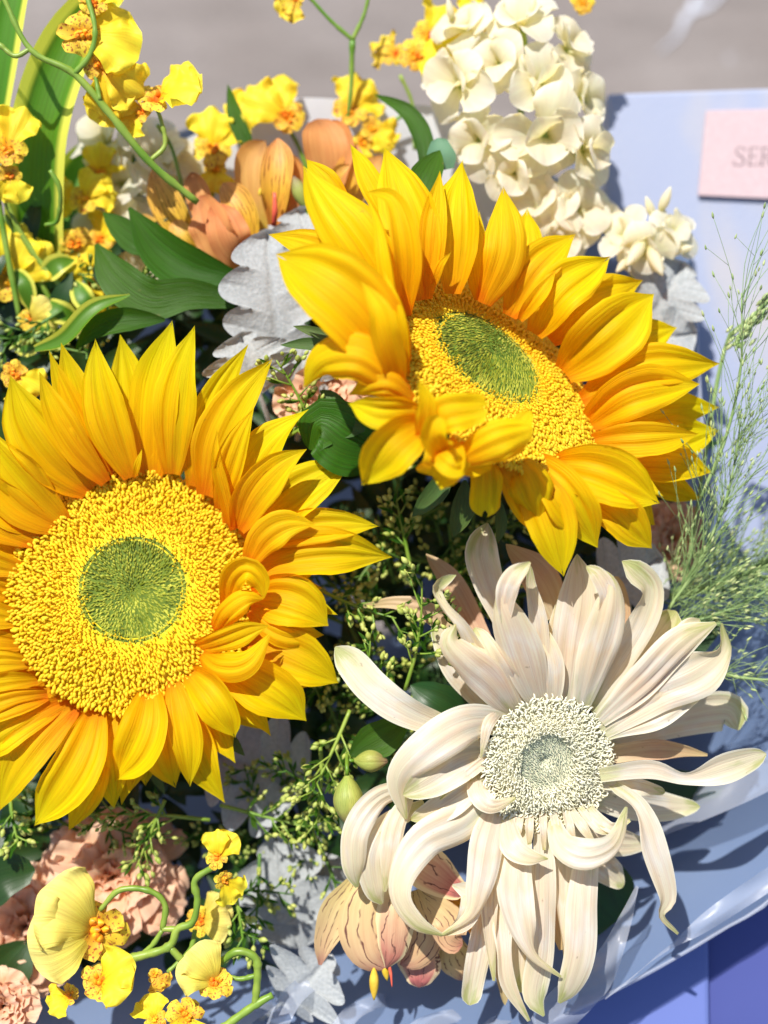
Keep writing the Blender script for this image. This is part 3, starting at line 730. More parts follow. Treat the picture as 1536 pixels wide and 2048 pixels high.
lp((76, 1085), (-110, 950), 42, 20, z1=60, bow=16, bulge=-12)
lp((268, 955), (284, 898), 7, 22, z1=48)
r_ = random.Random(11)
for i, a in enumerate(list(range(-60, 240, 17)) + [200, 215, 232, 250, 268, 287, 302]):
    aa = R_(a + r_.uniform(-4, 4)); c, s_ = math.cos(aa), math.sin(aa); Ls = r_.uniform(165, 225) * (1.0 if s_ > -.2 else .86)
    if 0 < a < 60: Ls *= .85
    lp((265 + 222 * c, 1186 - 222 * s_), (265 + (222 + Ls) * c + r_.uniform(-14, 14), 1186 - (222 + Ls) * s_ + r_.uniform(-14, 14)), r_.uniform(26, 36), -24, z1=10, bulge=r_.uniform(-20, 14))
# a second, lower row that closes the gaps
for a in range(0, 360, 15):
    aa = R_(a + r_.uniform(-4, 4)); c, s_ = math.cos(aa), math.sin(aa)
    Ls = 205 + r_.uniform(-15, 20)
    if 20 < a < 80: Ls = 150
    lp((265 + 215 * c, 1186 - 215 * s_), (265 + (215 + Ls * .78) * c, 1186 - (215 + Ls * .78) * s_), 42, -40, z1=-30)
LP_KEEP = LP
SUN_L = sunflower('sunflower', 'large sunflower facing the camera at the left with its right petals curled over', (265, 1184, 0),
                  nrm(np.array([1, 0, -.08])), nrm(np.array([0.0, 1, -.10])), 232, 108, (2, 4), LP, 1)

RPET = []
def rp(pts, w, **o): RPET.append((pts, w, o))
# upper left, long and standing
rp([(805, 640, 155), (715, 505, 195), (655, 420, 190), (606, 330, 155)], 64, cup=.7, notch=.06)
rp([(700, 420, 100), (640, 350, 92), (612, 318, 80)], 26)
rp([(795, 735, 258), (720, 625, 303), (640, 560, 303), (550, 508, 258)], 84, cup=.9, ridge=.14)
rp([(740, 560, 140), (640, 500, 160), (536, 468, 150)], 34)
rp([(812, 630, 150), (812, 500, 212), (786, 400, 212), (727, 384, 192)], 34, cup=1.1)
rp([(802, 700, 217), (778, 545, 267), (760, 450, 264), (732, 388, 242)], 24, cup=1.5, roll=30)
rp([(812, 750, 256), (795, 655, 311), (782, 590, 321), (768, 540, 311)], 20, cup=.9)
rp([(800, 770, 288), (772, 680, 360), (758, 620, 378), (722, 562, 360)], 30, cup=.8)
rp([(846, 600, 110), (826, 470, 110), (800, 380, 100), (768, 294, 70)], 56, cup=.5)
rp([(790, 470, 95), (745, 375, 92), (700, 287, 70)], 26, cup=.6)
rp([(858, 585, 105), (866, 460, 125), (880, 341, 112)], 30, cup=.9)
rp([(905, 588, 80), (912, 450, 88), (926, 318, 62)], 52, cup=.9, ridge=.17)
rp([(866, 575, 112), (882, 530, 135), (903, 503, 145)], 9, cup=.5)
rp([(958, 600, 40), (950, 500, 20), (958, 420, -10)], 26)
rp([(968, 608, 50), (1012, 500, 85), (1006, 372, 52)], 46, cup=-.5)
rp([(1010, 580, 0), (1050, 500, -20), (1054, 416, -50)], 34)
rp([(1018, 632, 20), (1068, 540, 35), (1152, 468, 0)], 46, cup=.8, ridge=.17)
rp([(1040, 640, 30), (1078, 590, 60), (1112, 542, 60)], 20, cup=1.1)
rp([(1070, 668, 5), (1128, 585, 40), (1222, 513, 12)], 52, cup=.7, ridge=.17)
rp([(1100, 680, -45), (1190, 600, -30), (1286, 560, -55)], 50, cup=.6)
rp([(1128, 745, -25), (1212, 668, 20), (1308, 588, -8)], 74, cup=.8, ridge=.14)
rp([(1200, 720, -80), (1280, 680, -60), (1354, 655, -80)], 42)
rp([(1164, 800, -30), (1290, 738, 10), (1440, 727, -20)], 52, cup=.8, ridge=.17)
rp([(1172, 850, -10), (1262, 785, 40), (1400, 768, 14)], 54, cup=.8, ridge=.17)
rp([(1200, 850, -55), (1320, 822, -42), (1440, 814, -60)], 42, cup=.5)
rp([(1172, 885, 10), (1280, 880, 46), (1398, 868, 20)], 40, cup=.9)
rp([(1240, 900, -65), (1350, 880, -50), (1438, 860, -70)], 50, cup=.5)
rp([(1230, 925, -35), (1340, 925, -20), (1426, 944, -40)], 42, cup=.6)
rp([(1230, 935, -75), (1320, 965, -60), (1402, 1000, -80)], 34, cup=.6)
rp([(1106, 930, 144), (1200, 948, 179), (1320, 1008, 157)], 64, cup=1.0, ridge=.17)
rp([(1165, 985, 140), (1240, 1030, 162), (1304, 1098, 130)], 44, cup=.7)
rp([(1160, 960, -30), (1240, 1000, -20), (1310, 1050, -50)], 50)
rp([(1068, 920, 171), (1132, 985, 201), (1196, 1096, 151)], 52, cup=.9, notch=.0)
rp([(1056, 930, 193), (1104, 1060, 193), (1127, 1154, 173)], 54, cup=.7, notch=.08)
rp([(1020, 915, 214), (1058, 965, 234), (1082, 1045, 194)], 46, cup=-.7)
rp([(1000, 930, 248), (1060, 1020, 188), (1100, 1080, 148)], 34, cup=.4)
rp([(968, 905, 255), (972, 960, 265), (970, 1036, 225)], [26, 40, 38], cup=-1.3, notch=.14)
rp([(884, 880, 314), (885, 925, 339), (864, 952, 304)], [24, 44, 30], cup=1.0)
rp([(870, 900, 347), (905, 930, 367), (940, 930, 342)], [16, 26, 3], cup=.4)
rp([(882, 908, 343), (866, 870, 386), (884, 832, 398)], [22, 36, 22], cup=1.4)
rp([(846, 862, 333), (895, 828, 368), (976, 815, 363)], [16, 36, 24], cup=.4, ruf=.12, rf=2)
rp([(850, 870, 337), (854, 812, 367), (838, 763, 380)], [20, 20, 3], cup=.7)
rp([(918, 922, 321), (990, 882, 361), (1066, 858, 346)], [18, 38, 20], cup=-.6, ruf=.1)
rp([(975, 915, 258), (1020, 880, 303), (1062, 822, 308)], [14, 30, 10], cup=.5)
rp([(912, 892, 298), (935, 925, 308), (985, 930, 288)], [18, 26, 10], cup=1.0)
rp([(812, 788, 294), (725, 716, 329), (645, 722, 299), (606, 778, 259)], 50, cup=-.8, ridge=.14)
rp([(826, 800, 292), (770, 768, 319), (696, 790, 277)], 30, cup=-.9)
rp([(838, 822, 302), (765, 826, 332), (696, 806, 307)], 34, cup=.9)
rp([(848, 850, 319), (785, 890, 346), (722, 970, 314)], 56, cup=1.1, ridge=.08, notch=.09)
# low second row
e1R = nrm(np.array([.70, -.714, .10])); e2R = np.array([.41, .41, -.81]); e2R = nrm(e2R - e1R * np.dot(e2R, e1R))
nR = nrm(np.cross(e1R, e2R)); nR = nR if nR[2] > 0 else -nR
for a in range(0, 360, 18):
    aa = R_(a + r_.uniform(-5, 5)); rad = e1R * math.cos(aa) + e2R * math.sin(aa)
    if -170 < ((a + 180) % 360 - 180) < -10: continue
    O_ = V(985, 748, 62)
    pp = [O_ + (rad * 235 - nR * 25) * S, O_ + (rad * 330 + nR * -8) * S, O_ + (rad * 420 + nR * 15) * S]
    RPET.append((pp, 40, dict(nref=tuple(nR), _raw=True)))
def _fix(lst):
    out = []
    for pts, hw_, o in lst:
        o = dict(o)
        if o.pop('_raw', False):
            q = []
            for p in pts:   # back to picture units so that every petal goes the same way
                z = p[2] / S; k = (D - p[2]) / D; q.append((768 + p[0] / S / k, 1024 - p[1] / S / k, z))
            pts = q
        out.append((pts, hw_, o))
    return out
SUN_R = sunflower('sunflower', 'large tilted sunflower right of the centre with folded petals over its lower edge', (966, 745, 62),
                  e1R, e2R, 258, 122, (-12, -4), _fix(RPET), 2, dome=.16)
# sepals under the two sunflowers
def extra(parent, name, pts, hw, mat, **kw):
    return part(name, *ribbon([V(*p) for p in pts], hw, **kw), mat, parent)
for pts, hw in (([(690, 720, 120), (630, 690, 110), (560, 690, 95)], 14), ([(680, 690, 120), (640, 668, 105), (586, 652, 90)], 12),
                ([(905, 930, 120), (870, 985, 110), (824, 1034, 90)], 24), ([(1000, 1000, 80), (1002, 1050, 70), (994, 1088, 60)], 13),
                ([(930, 960, 80), (925, 1020, 60), (905, 1075, 40)], 26), ([(730, 860, 60), (690, 850, 30), (660, 800, 10), (640, 780, 0)], 34),
                ([(1190, 1030, -10), (1230, 1052, -20), (1270, 1054, -30)], 12)):
    extra(SUN_R[0], 'sepal', pts, hw, M_sepal, profile='lance', cup=.7, nu=6, nv=14, seed=hw)
for pts, hw in (([(420, 1440, -30), (460, 1480, -30), (490, 1512, -40)], 16), ([(500, 1200, -20), (600, 1240, -40)], 18), ([(300, 1450, -40), (310, 1540, -50), (330, 1590, -60)], 18)):
    extra(SUN_L[0], 'sepal', pts, hw, M_sepal, profile='lance', cup=.6, nu=6, nv=12, seed=hw)

# ------------------------------------------------------------------ white gerbera with twisted petals
def gerbera():
    C = (1092, 1525, 60); O = V(*C); r = random.Random(5)
    root = thing('gerbera', 'large cream gerbera with long twisted drooping petals at the lower right', 'gerbera', O)
    e1 = nrm(np.array([1, 0, -.22])); e2 = nrm(np.array([0, 1, .10])); e2 = nrm(e2 - e1 * np.dot(e1, e2)); n = np.cross(e1, e2)
    Rr, Rg = 118, 56; go = (-8, 8)
    def surf(x, y):
        rr = math.hypot(x, y) / Rr
        h = 22 * math.cos(min(1, rr) * 1.3) + 14 * math.exp(-((rr - .62) / .22) ** 2) - 14 * math.exp(-(math.hypot(x - go[0], y - go[1]) / 12) ** 2)
        return O + (e1 * x + e2 * y + n * h) * S
    P = []; UV = []; na = 40; nr = 10
    for j in range(nr + 1):
        for i in range(na):
            a = 2 * math.pi * i / na; q = Rr * 1.05 * j / nr; P.append(surf(q * math.cos(a), q * math.sin(a)) - n * 3 * S); UV.append((i / na, j / nr))
    F = [(j * na + i, j * na + (i + 1) % na, (j + 1) * na + (i + 1) % na, (j + 1) * na + i) for j in range(nr) for i in range(na)]
    part('floret_bed', np.array(P), F, np.array(UV), plain_mat('gerbera_bed', (.55, .53, .36), (.70, .67, .48), 300, .8, .5), root)
    # eye
    ga = math.pi * (3 - math.sqrt(5)); eye = []
    for i in range(1, 700):
        rad = 2.15 * math.sqrt(i)
        if rad > Rg: break
        rad += r.gauss(0, .9); a = i * ga + r.gauss(0, 1.2) / (rad + 4); x, y = rad * math.cos(a) + go[0], rad * math.sin(a) + go[1]
        p = surf(x, y); eye.append(blob(p, nrm(n - nrm(p - O) * .3 + e1 * r.gauss(0, .25) + e2 * r.gauss(0, .25)), r.uniform(1.0, 1.7), r.uniform(2.4, 4.4), 5, 3, .5))
    part('eye_buds', *join(eye), M_gerb_eye, root, kind='stuff')
    p = np.array([(0, 0, -4), (0, 0, 6), (1, .4, 11), (4.5, .5, 14), (7.5, 0, 13)]) * S
    mp_, mf, mu = tube(p, [1.0, 1.2, 1.5, 1.1, .4], 5, 6)
    me = bpy.data.meshes.new('cream_floret'); me.from_pydata([tuple(q) for q in mp_.tolist()], [], mf); me.materials.append(M_gerb_flo)
    me.polygons.foreach_set('use_smooth', [True] * len(me.polygons))
    spots = []
    for i in range(1, 3000):
        rad = 2.5 * math.sqrt(i)
        if rad > Rr * 1.06: break
        a = i * ga; x, y = rad * math.cos(a), rad * math.sin(a)
        if math.hypot(x - go[0], y - go[1]) < Rg * r.uniform(.86, 1.04): continue
        spots.append((x, y))
    r.shuffle(spots); rest = []
    for k, (x, y) in enumerate(spots):
        rad_ = nrm(e1 * x + e2 * y); q = math.hypot(x, y) / Rr
        ax = nrm(n + rad_ * (q * 1.1 - .35 + r.gauss(0, .2)) + np.cross(n, rad_) * r.gauss(0, .25))
        t1 = nrm(rad_ * math.cos(r.gauss(0, 1.2)) + np.cross(n, rad_) * r.gauss(0, 1))
        MM = frame_mat(None, t1, ax) * r.uniform(.62, .95) * (1 + max(0, q - .75) * 1.8)
        pos = surf(x, y)
        if k < 300:
            o = bpy.data.objects.new('floret', me); COL.objects.link(o); o.parent = root
            m4 = np.eye(4); m4[:3, :3] = ROT @ MM; m4[:3, 3] = world(pos) - ORG[root.name]
            o.matrix_local = Matrix(m4.tolist())
        else: rest.append((mp_ @ MM.T + pos, mf, mu))
    part('floret_mass', *join(rest), M_gerb_flo, root, kind='stuff')
    part('receptacle', *tube([O - n * 2 * S, O - n * 30 * S, O - n * 60 * S], [Rr * .98, 70, 22], 20, 8), M_sepal, root)
    part('stem', *tube([O - n * 50 * S, O - n * 200 * S, V(900, 1330, -700), V(790, 1240, -1000)], [20, 16, 14, 14], 10, 14), M_stem_dark, root)
    G = []
    def g(pts, hw, mat=M_gerb, **o):
        o = dict(o); cp = o.get('cup', .4)
        o['cup'] = [c * ((.62 if c < 1.1 else 1.15) if c > 0 else (.45 if c > -1.2 else .9)) for c in cp] if not np.isscalar(cp) else cp * (.62 if cp > 0 else .45)
        rl = o.get('roll', 0); rl = list(rl) if not np.isscalar(rl) else [rl] * len(pts)
        o['roll'] = [v_ + r.gauss(0, 16) * (q / len(rl)) for q, v_ in enumerate(rl)]
        G.append((pts, [q * .90 for q in hw], mat, o))
    T_ = M_gerb_old
    # back row
    g([(1010, 1380, 0), (955, 1260, -20), (905, 1165, -30), (852, 1108, -40)], [20, 24, 26, 8], T_, cup=.5)
    g([(1040, 1380, 20), (1015, 1265, 30), (978, 1165, 50), (962, 1100, 60), (975, 1046, 50)], [16, 24, 36, 38, 14], cup=[.6, .8, 1.0, .8, .4])
    g([(1115, 1230, -10), (1075, 1150, 10), (1012, 1088, 0)], [34, 42, 6], T_, cup=.5)
    g([(1170, 1260, -30), (1165, 1190, -20), (1155, 1120, -10)], [24, 34, 10], T_, cup=.8)
    g([(1200, 1340, -30), (1235, 1250, -30), (1225, 1170, -10), (1212, 1160, 0)], [24, 30, 24, 6], T_, cup=.8)
    g([(1200, 1480, -20), (1330, 1440, -50), (1450, 1420, -40), (1478, 1460, -40)], [24, 44, 46, 16], cup=.6)
    g([(1210, 1510, 10), (1320, 1495, 0), (1415, 1510, -10)], [22, 24, 3], T_, cup=1.2)
    g([(1200, 1590, 0), (1300, 1610, -40), (1400, 1614, -60)], [34, 40, 10], cup=.5)
    g([(1150, 1640, 0), (1230, 1680, -20), (1300, 1690, -40)], [30, 36, 8], cup=.5)
    g([(1180, 1700, -20), (1215, 1740, -40), (1245, 1775, -50)], [30, 34, 10], cup=.5)
    g([(935, 1290, -10), (870, 1226, 0), (795, 1206, 0), (727, 1212, -15)], [26, 28, 16, 4], T_, cup=.8)
    g([(985, 1420, 10), (915, 1330, 20), (866, 1248, 20)], [30, 38, 12], cup=.5)
    # upper left to upper right, front
    g([(1012, 1400, 50), (968, 1340, 90), (925, 1260, 140), (885, 1215, 150), (868, 1175, 150), (912, 1150, 165)], [16, 26, 22, 20, 22, 8], cup=[.4, .8, 1.2, 1.5, 1.3, 1.0], roll=[0, 0, -10, -30, -30, -20])
    g([(1035, 1425, 60), (1010, 1370, 90), (975, 1310, 120), (950, 1255, 110)], [18, 38, 40, 14], cup=[.5, .9, 1.1, .8])
    g([(1030, 1430, 66), (985, 1370, 120), (935, 1325, 160), (900, 1285, 172), (912, 1248, 165)], [18, 40, 42, 30, 6], cup=[-.4, -.9, -1.2, -1.4, -1])
    g([(1082, 1420, 66), (1052, 1330, 120), (1020, 1240, 165), (1002, 1190, 180), (1012, 1155, 178)], [18, 46, 44, 22, 10], cup=[-.5, -.8, -1.3, -1.9, -1.5])
    g([(1010, 1245, 165), (1012, 1200, 178), (1030, 1155, 195), (1060, 1124, 196)], [10, 22, 28, 3], cup=1.2)
    g([(1085, 1330, 95), (1078, 1250, 118), (1062, 1180, 130), (1060, 1130, 150)], [16, 22, 14, 5], cup=1.0)
    g([(1102, 1415, 66), (1096, 1330, 95), (1076, 1235, 112)], [16, 38, 5], cup=.6)
    g([(1118, 1410, 50), (1112, 1290, 60), (1124, 1176, 70)], [12, 28, 4], cup=.9)
    g([(1132, 1415, 62), (1140, 1300, 80), (1156, 1190, 90), (1154, 1108, 92)], [16, 42, 46, 8], cup=[.3, .7, .8, .8])
    g([(1162, 1415, 66), (1192, 1310, 120), (1216, 1225, 165), (1220, 1165, 180), (1180, 1130, 175)], [18, 42, 44, 20, 6], cup=[-.4, -.9, -1.3, -1.6, -1.2])
    g([(1205, 1240, 150), (1214, 1190, 172), (1195, 1150, 180), (1172, 1132, 176)], [10, 20, 18, 5], cup=1.0)
    g([(1178, 1420, 50), (1232, 1330, 70), (1280, 1250, 90), (1298, 1180, 110), (1268, 1140, 128), (1244, 1122, 128)], [18, 32, 34, 32, 28, 8], cup=[.4, .8, .9, 1.2, 1.0, .6])
    g([(1196, 1430, 30), (1262, 1345, 30), (1322, 1262, 40), (1352, 1222, 50)], [16, 32, 34, 28], cup=[.4, .7, .8, .6])
    g([(1340, 1290, 60), (1375, 1255, 66), (1400, 1240, 60)], [14, 20, 4], cup=.8)
    g([(1200, 1442, 66), (1285, 1360, 95), (1360, 1285, 120), (1432, 1246, 100)], [16, 38, 38, 4], cup=[.3, -.6, -.9, -.8])
    g([(1206, 1465, 60), (1300, 1390, 80), (1395, 1345, 95), (1448, 1300, 110), (1444, 1246, 130)], [16, 46, 56, 26, 3], cup=[.4, .8, .9, 1.4, 1.2])
    g([(1215, 1470, 60), (1320, 1420, 75), (1400, 1375, 70)], [12, 36, 20], cup=.6)
    g([(1200, 1550, 70), (1300, 1538, 100), (1372, 1556, 100), (1450, 1535, 110), (1532, 1508, 90)], [16, 22, 17, 34, 18], cup=[.6, .9, 1.1, .9, .4])
    g([(1205, 1565, 50), (1270, 1570, 60), (1330, 1585, 40)], [14, 20, 8], cup=.8)
    g([(1222, 1565, 50), (1275, 1615, 100), (1308, 1700, 110), (1335, 1790, 100), (1322, 1830, 90), (1356, 1868, 70)], [10, 24, 30, 26, 12, 3], cup=[.8, 1.2, 1.0, 1.2, 1.6, 1], roll=[0, 25, 10, 0, 0, 0])
    # lower side
    for x0, x1, y1, w_ in ((1160, 1225, 1665, 12), (1180, 1260, 1640, 14), (1130, 1150, 1690, 10), (1085, 1088, 1700, 9), (1060, 1058, 1690, 10), (1105, 1118, 1690, 9), (1140, 1190, 1690, 12), (1040, 1030, 1680, 12)):
        g([(x0, 1615, 66), ((x0 + x1) / 2, 1655, 90), (x1, y1, 84)], [8, w_, 4], cup=1.2)
    g([(1104, 1640, 80), (1128, 1690, 130), (1175, 1708, 150), (1228, 1684, 156), (1253, 1614, 150)], [14, 30, 34, 26, 3], cup=[-.5, -.8, -.8, -.8, -.5])
    g([(952, 1545, 80), (956, 1585, 118), (985, 1612, 130), (1031, 1596, 124)], [14, 22, 18, 3], cup=-.7)
    g([(1012, 1630, 80), (1022, 1685, 120), (1055, 1712, 130), (1096, 1718, 120)], [14, 28, 20, 2], cup=-.8)
    g([(998, 1600, 60), (975, 1680, 110), (958, 1770, 128), (940, 1830, 128), (880, 1872, 110)], [16, 36, 30, 16, 3], cup=[.4, -.6, -.7, -1.2, -1.2])
    g([(905, 1770, 80), (942, 1790, 100), (930, 1840, 112), (885, 1870, 104)], [3, 26, 22, 3], cup=.9)
    g([(1048, 1650, 66), (1030, 1750, 110), (1040, 1840, 122), (1066, 1910, 118), (1122, 1954, 96)], [18, 38, 34, 14, 3], cup=[.4, -.5, -.7, -1.3, -1])
    g([(1086, 1650, 60), (1085, 1780, 82), (1082, 1900, 76), (1068, 1990, 64), (1088, 2032, 60)], [18, 30, 30, 26, 3], cup=[.4, -.5, -.6, -.5, -.5])
    g([(1175, 1680, 60), (1165, 1800, 100), (1160, 1900, 100), (1138, 1975, 80), (1118, 2006, 60)], [22, 34, 34, 26, 4], cup=[.3, -.7, -.8, -.7, -.5])
    g([(1130, 1690, 40), (1126, 1800, 56), (1135, 1890, 60), (1140, 1960, 50)], [18, 22, 24, 8], cup=[.4, 1.2, 1.4, 1])
    g([(1110, 1700, 20), (1105, 1780, 24), (1112, 1850, 24), (1122, 1900, 24)], [14, 18, 16, 4], T_, cup=.6)
    g([(1006, 1650, 40), (982, 1750, 66), (982, 1860, 72), (988, 1962, 60)], [14, 22, 20, 3], cup=[.6, 1.0, 1.2, 1])
    g([(980, 1760, 20), (962, 1880, 36), (938, 2010, 40)], [10, 28, 22], cup=.7)
    g([(1020, 1700, 40), (1004, 1800, 64), (1010, 1900, 80), (1018, 1970, 80), (1058, 2042, 66)], [14, 24, 22, 18, 4], cup=[.5, -.8, 1.2, 1.0, .8])
    g([(1000, 1800, 10), (1002, 1900, 14), (1010, 2010, 6)], [12, 22, 6], T_, cup=.6)
    g([(1050, 1760, 20), (1045, 1880, 34), (1042, 1985, 30)], [16, 32, 18], cup=.6)
    # left side
    g([(900, 1458, 90), (820, 1425, 110), (745, 1375, 105), (700, 1325, 90), (670, 1294, 76)], [22, 34, 40, 34, 14], cup=[.5, .9, .7, .5, .4], ridge=.05)
    g([(1020, 1440, 70), (930, 1450, 130), (850, 1500, 150), (798, 1560, 140), (812, 1638, 110)], [20, 44, 44, 28, 4], cup=[-.3, -.6, -.9, -1.1, -.8])
    g([(1005, 1500, 66), (920, 1520, 96), (858, 1560, 128), (806, 1590, 138)], [18, 44, 42, 14], cup=[.4, .7, .9, .7])
    g([(1000, 1535, 66), (930, 1580, 90), (870, 1620, 98), (820, 1640, 90)], [16, 34, 30, 8], cup=[.4, .8, .9, .8])
    g([(995, 1570, 66), (930, 1640, 96), (850, 1680, 116), (805, 1745, 132), (800, 1800, 140), (835, 1848, 140), (884, 1870, 124)], [18, 44, 40, 32, 28, 20, 4], cup=[-.3, -.6, -.7, -.9, -1.0, -1.0, -.8], roll=[0, 0, -10, -20, -30, -20, 0])
    g([(835, 1575, 60), (760, 1595, 100), (712, 1660, 116), (706, 1730, 110), (714, 1775, 90)], [14, 26, 30, 26, 4], cup=-.8)
    g([(850, 1610, 50), (775, 1650, 84), (742, 1710, 96), (750, 1780, 86), (764, 1808, 70)], [14, 26, 32, 24, 4], cup=-.8)
    g([(818, 1590, 80), (790, 1650, 108), (778, 1720, 108), (770, 1784, 90)], [12, 24, 20, 3], cup=-.7)
    # small inner strips by the disc
    g([(1000, 1420, 80), (976, 1450, 118), (962, 1516, 120)], [10, 13, 2], cup=-.7)
    g([(996, 1500, 80), (940, 1545, 108), (880, 1598, 116)], [8, 13, 3], cup=.8)
    g([(1010, 1560, 70), (985, 1590, 84), (970, 1620, 84)], [8, 22, 14], cup=.5)
    for i, (pts, hw, mt, o) in enumerate(G):
        kw = dict(seed=900 + i, nu=10, nv=30, ridge=r.uniform(.10, .20), ruf=.18, rf=r.uniform(.9, 2.0)); kw.update(o)
        part('petal', *ribbon([V(*p) for p in pts], hw, **kw), mt, root)
gerbera()

# ------------------------------------------------------------------ small flowers, built in a frame of their own
def fr(C, face, spin=0.0):
    n = nrm(np.array(face, float)); ex = nrm(np.cross(np.array([0.13, 1, .05]), n)); ey = np.cross(n, ex)
    c, s_ = math.cos(spin), math.sin(spin)
    return V(*C), ex * c + ey * s_, ey * c - ex * s_, n
def fpath(F_, phi, L, e0, e1, r0=2, k=4, side=0.0):
    O, ex, ey, n = F_; rad = ex * math.cos(phi) + ey * math.sin(phi); tan = np.cross(n, rad)
    p = O + rad * r0 * S; out = [p]
    for i in range(k):
        e = e0 + (e1 - e0) * i / max(1, k - 1)
        p = p + (rad * math.cos(e) + n * math.sin(e) + tan * side * (i / k)) * (L / k) * S; out.append(p)
    return out

def stock_floret(root, C, face, s, seed, nm='floret'):
    r = random.Random(seed); F_ = fr(C, face, r.uniform(0, 6)); O, ex, ey, n = F_
    base = part(nm, *tube([O - n * s * .9 * S, O - n * .3 * s * S, O + n * .05 * s * S], [s * .10, s * .22, s * .12], 8, 6), M_bract, root)
    k = 0
    for ring, (nn, L, w_, a0, a1) in enumerate(((4, 1.15, .66, .55, -.3), (3, .9, .62, 1.1, .3))):
        for i in range(nn):
            ph = 2 * math.pi * (i + ring * .5) / nn + r.uniform(-.2, .2); k += 1
            part('petal', *ribbon(fpath(F_, ph, L * s * r.uniform(.8, 1.15), a0 + r.uniform(-.35, .35), a1 + r.uniform(-.6, .6), 2, 4, r.uniform(-.3, .3)), w_ * s, profile='fan', cup=r.uniform(-.3, .9),
                 nu=10, nv=12, ruf=.10, rf=1.4, rnd_end=.45, ridge=.03, nref=tuple(n), seed=seed * 31 + k), M_stock, base)

def stock_spike(label, C, stem, flo, seed, buds=()):
    root = thing('stock_flower', label, 'white flower', V(*C), 'spikes of white stock flowers')
    part('stem', *tube([V(*p) for p in stem], [9, 8, 5], 8, 20), M_stem, root)
    for i, (x, y, z, s, fx, fy) in enumerate(flo):
        stock_floret(root, (x, y, z), (fx, fy, .8), s * 1.12, seed * 100 + i)
    for i, (x, y, z, l, a) in enumerate(buds):
        part('bud', *blob(V(x, y, z), np.array([math.cos(a), math.sin(a), .4]), l * .42, l, 9, 8, .7), M_stock if l > 18 else M_bract, root)
    return root

stock_spike('tall spike of white ruffled stock flowers at the top right behind the tilted sunflower', (1080, 560, -350),
    [(1080, 620, -380), (1050, 330, -300), (1030, 60, -230)],
    [(1040, 60, -190, 74, 0, .8), (940, 60, -200, 66, -.7, .5), (1130, 100, -200, 70, .8, .5), (1000, 130, -170, 70, -.3, .0), (925, 170, -180, 78, -.9, .1), (1080, 170, -170, 74, .3, -.1), (1160, 200, -190, 66, .9, .1),
     (1090, 270, -150, 84, .1, -.3), (1165, 300, -170, 70, .8, -.1), (960, 280, -180, 66, -.6, -.2), (1030, 345, -180, 62, -.1, -.4)], 1,
    buds=[(900, 20, -190, 24, 1.8), (1000, 20, -190, 22, 1.2), (1065, 15, -195, 26, 1.5)])
stock_spike('lower cluster of cream stock petals tucked behind the sunflower at the right', (1130, 470, -330),
    [(1160, 620, -360), (1120, 500, -300), (1100, 400, -260)],
    [(1080, 410, -210, 66, -.2, .2), (1150, 420, -220, 74, .3, 0), (1120, 480, -220, 64, 0, -.2), (1040, 440, -240, 52, -.4, 0), (1200, 440, -250, 52, .5, .1)], 2)
stock_spike('small cluster of white stock buds beside the blue bag right of the sunflower', (1290, 530, -300),
    [(1240, 640, -350), (1270, 540, -280), (1300, 450, -230)],
    [(1290, 500, -205, 62, 0, -.3), (1340, 470, -215, 52, .5, .2), (1250, 470, -215, 50, -.4, .3)], 3,
    buds=[(1272, 505, -160, 40, -2.2), (1310, 520, -170, 40, -1.2), (1330, 400, -200, 30, 1.2), (1300, 415, -205, 26, 2.0), (1245, 530, -190, 24, -2.3), (1360, 500, -200, 30, .2)])
stock_spike('soft white stock flowers at the upper left behind the orchid stem', (250, 420, -380),
    [(260, 640, -400), (260, 430, -350), (270, 250, -300)],
    [(220, 290, -290, 74, -.4, .4), (310, 320, -290, 74, .3, .4), (250, 370, -280, 74, -.2, .1), (350, 350, -300, 60, .5, .2), (210, 440, -290, 66, -.5, 0), (270, 450, -290, 60, .1, 0), (235, 520, -300, 60, -.2, -.2), (290, 540, -310, 56, .2, -.2), (250, 600, -300, 60, 0, -.3)], 4,
    buds=[(390, 300, -310, 26, .8)])

# oncidium orchids
def onc_blossom(root, C, face, s, seed, mat=M_onc, lipdir=0.0, lipup=.1):
    if mat is not M_onc3 and C[1] < 1200: s = s * 1.42
    pale = mat is M_onc3
    r = random.Random(seed); F_ = fr(C, face, 0); O, ex, ey, n = F_
    crest = part('blossom', *join([blob(O + (ex * r.uniform(-.12, .12) + ey * r.uniform(-.12, .12)) * s * S + n * .06 * s * S, nrm(n + ex * r.uniform(-.5, .5)), s * .085, s * .12, 7, 4) for _ in range(7)]), M_crest, root)
    # broad lip in two lobes
    for k, dph in enumerate((-.36, .36)):
        part('lip', *ribbon(fpath(F_, lipdir + dph, s * r.uniform(.95, 1.1), lipup + r.uniform(-.2, .5), lipup - .5 + r.uniform(-.3, .3), 2, 4, r.uniform(-.2, .2)), s * .62, profile='fan', cup=r.uniform(-.1, .15) if pale else r.uniform(-.3, .6),
             nu=14, nv=16, ruf=.11 if pale else .20, rf=2.1 if pale else 2.3, rnd_end=.35, ridge=.05, nref=tuple(n), seed=seed * 7 + k), mat, crest)
    for k, dph in enumerate((1.5, 2.3, 3.14, -2.3, -1.5)):
        part('sepal', *ribbon(fpath(F_, lipdir + dph + r.uniform(-.2, .2), s * r.uniform(.36, .5), .5, -.3 + r.uniform(-.3, .4), 2, 3, r.uniform(-.4, .4)), s * .17, profile='round', cup=r.uniform(-.8, .8),
             nu=6, nv=8, ruf=.25, rf=2.2, ridge=.05, nref=tuple(n), seed=seed * 9 + k), M_onc2, crest)

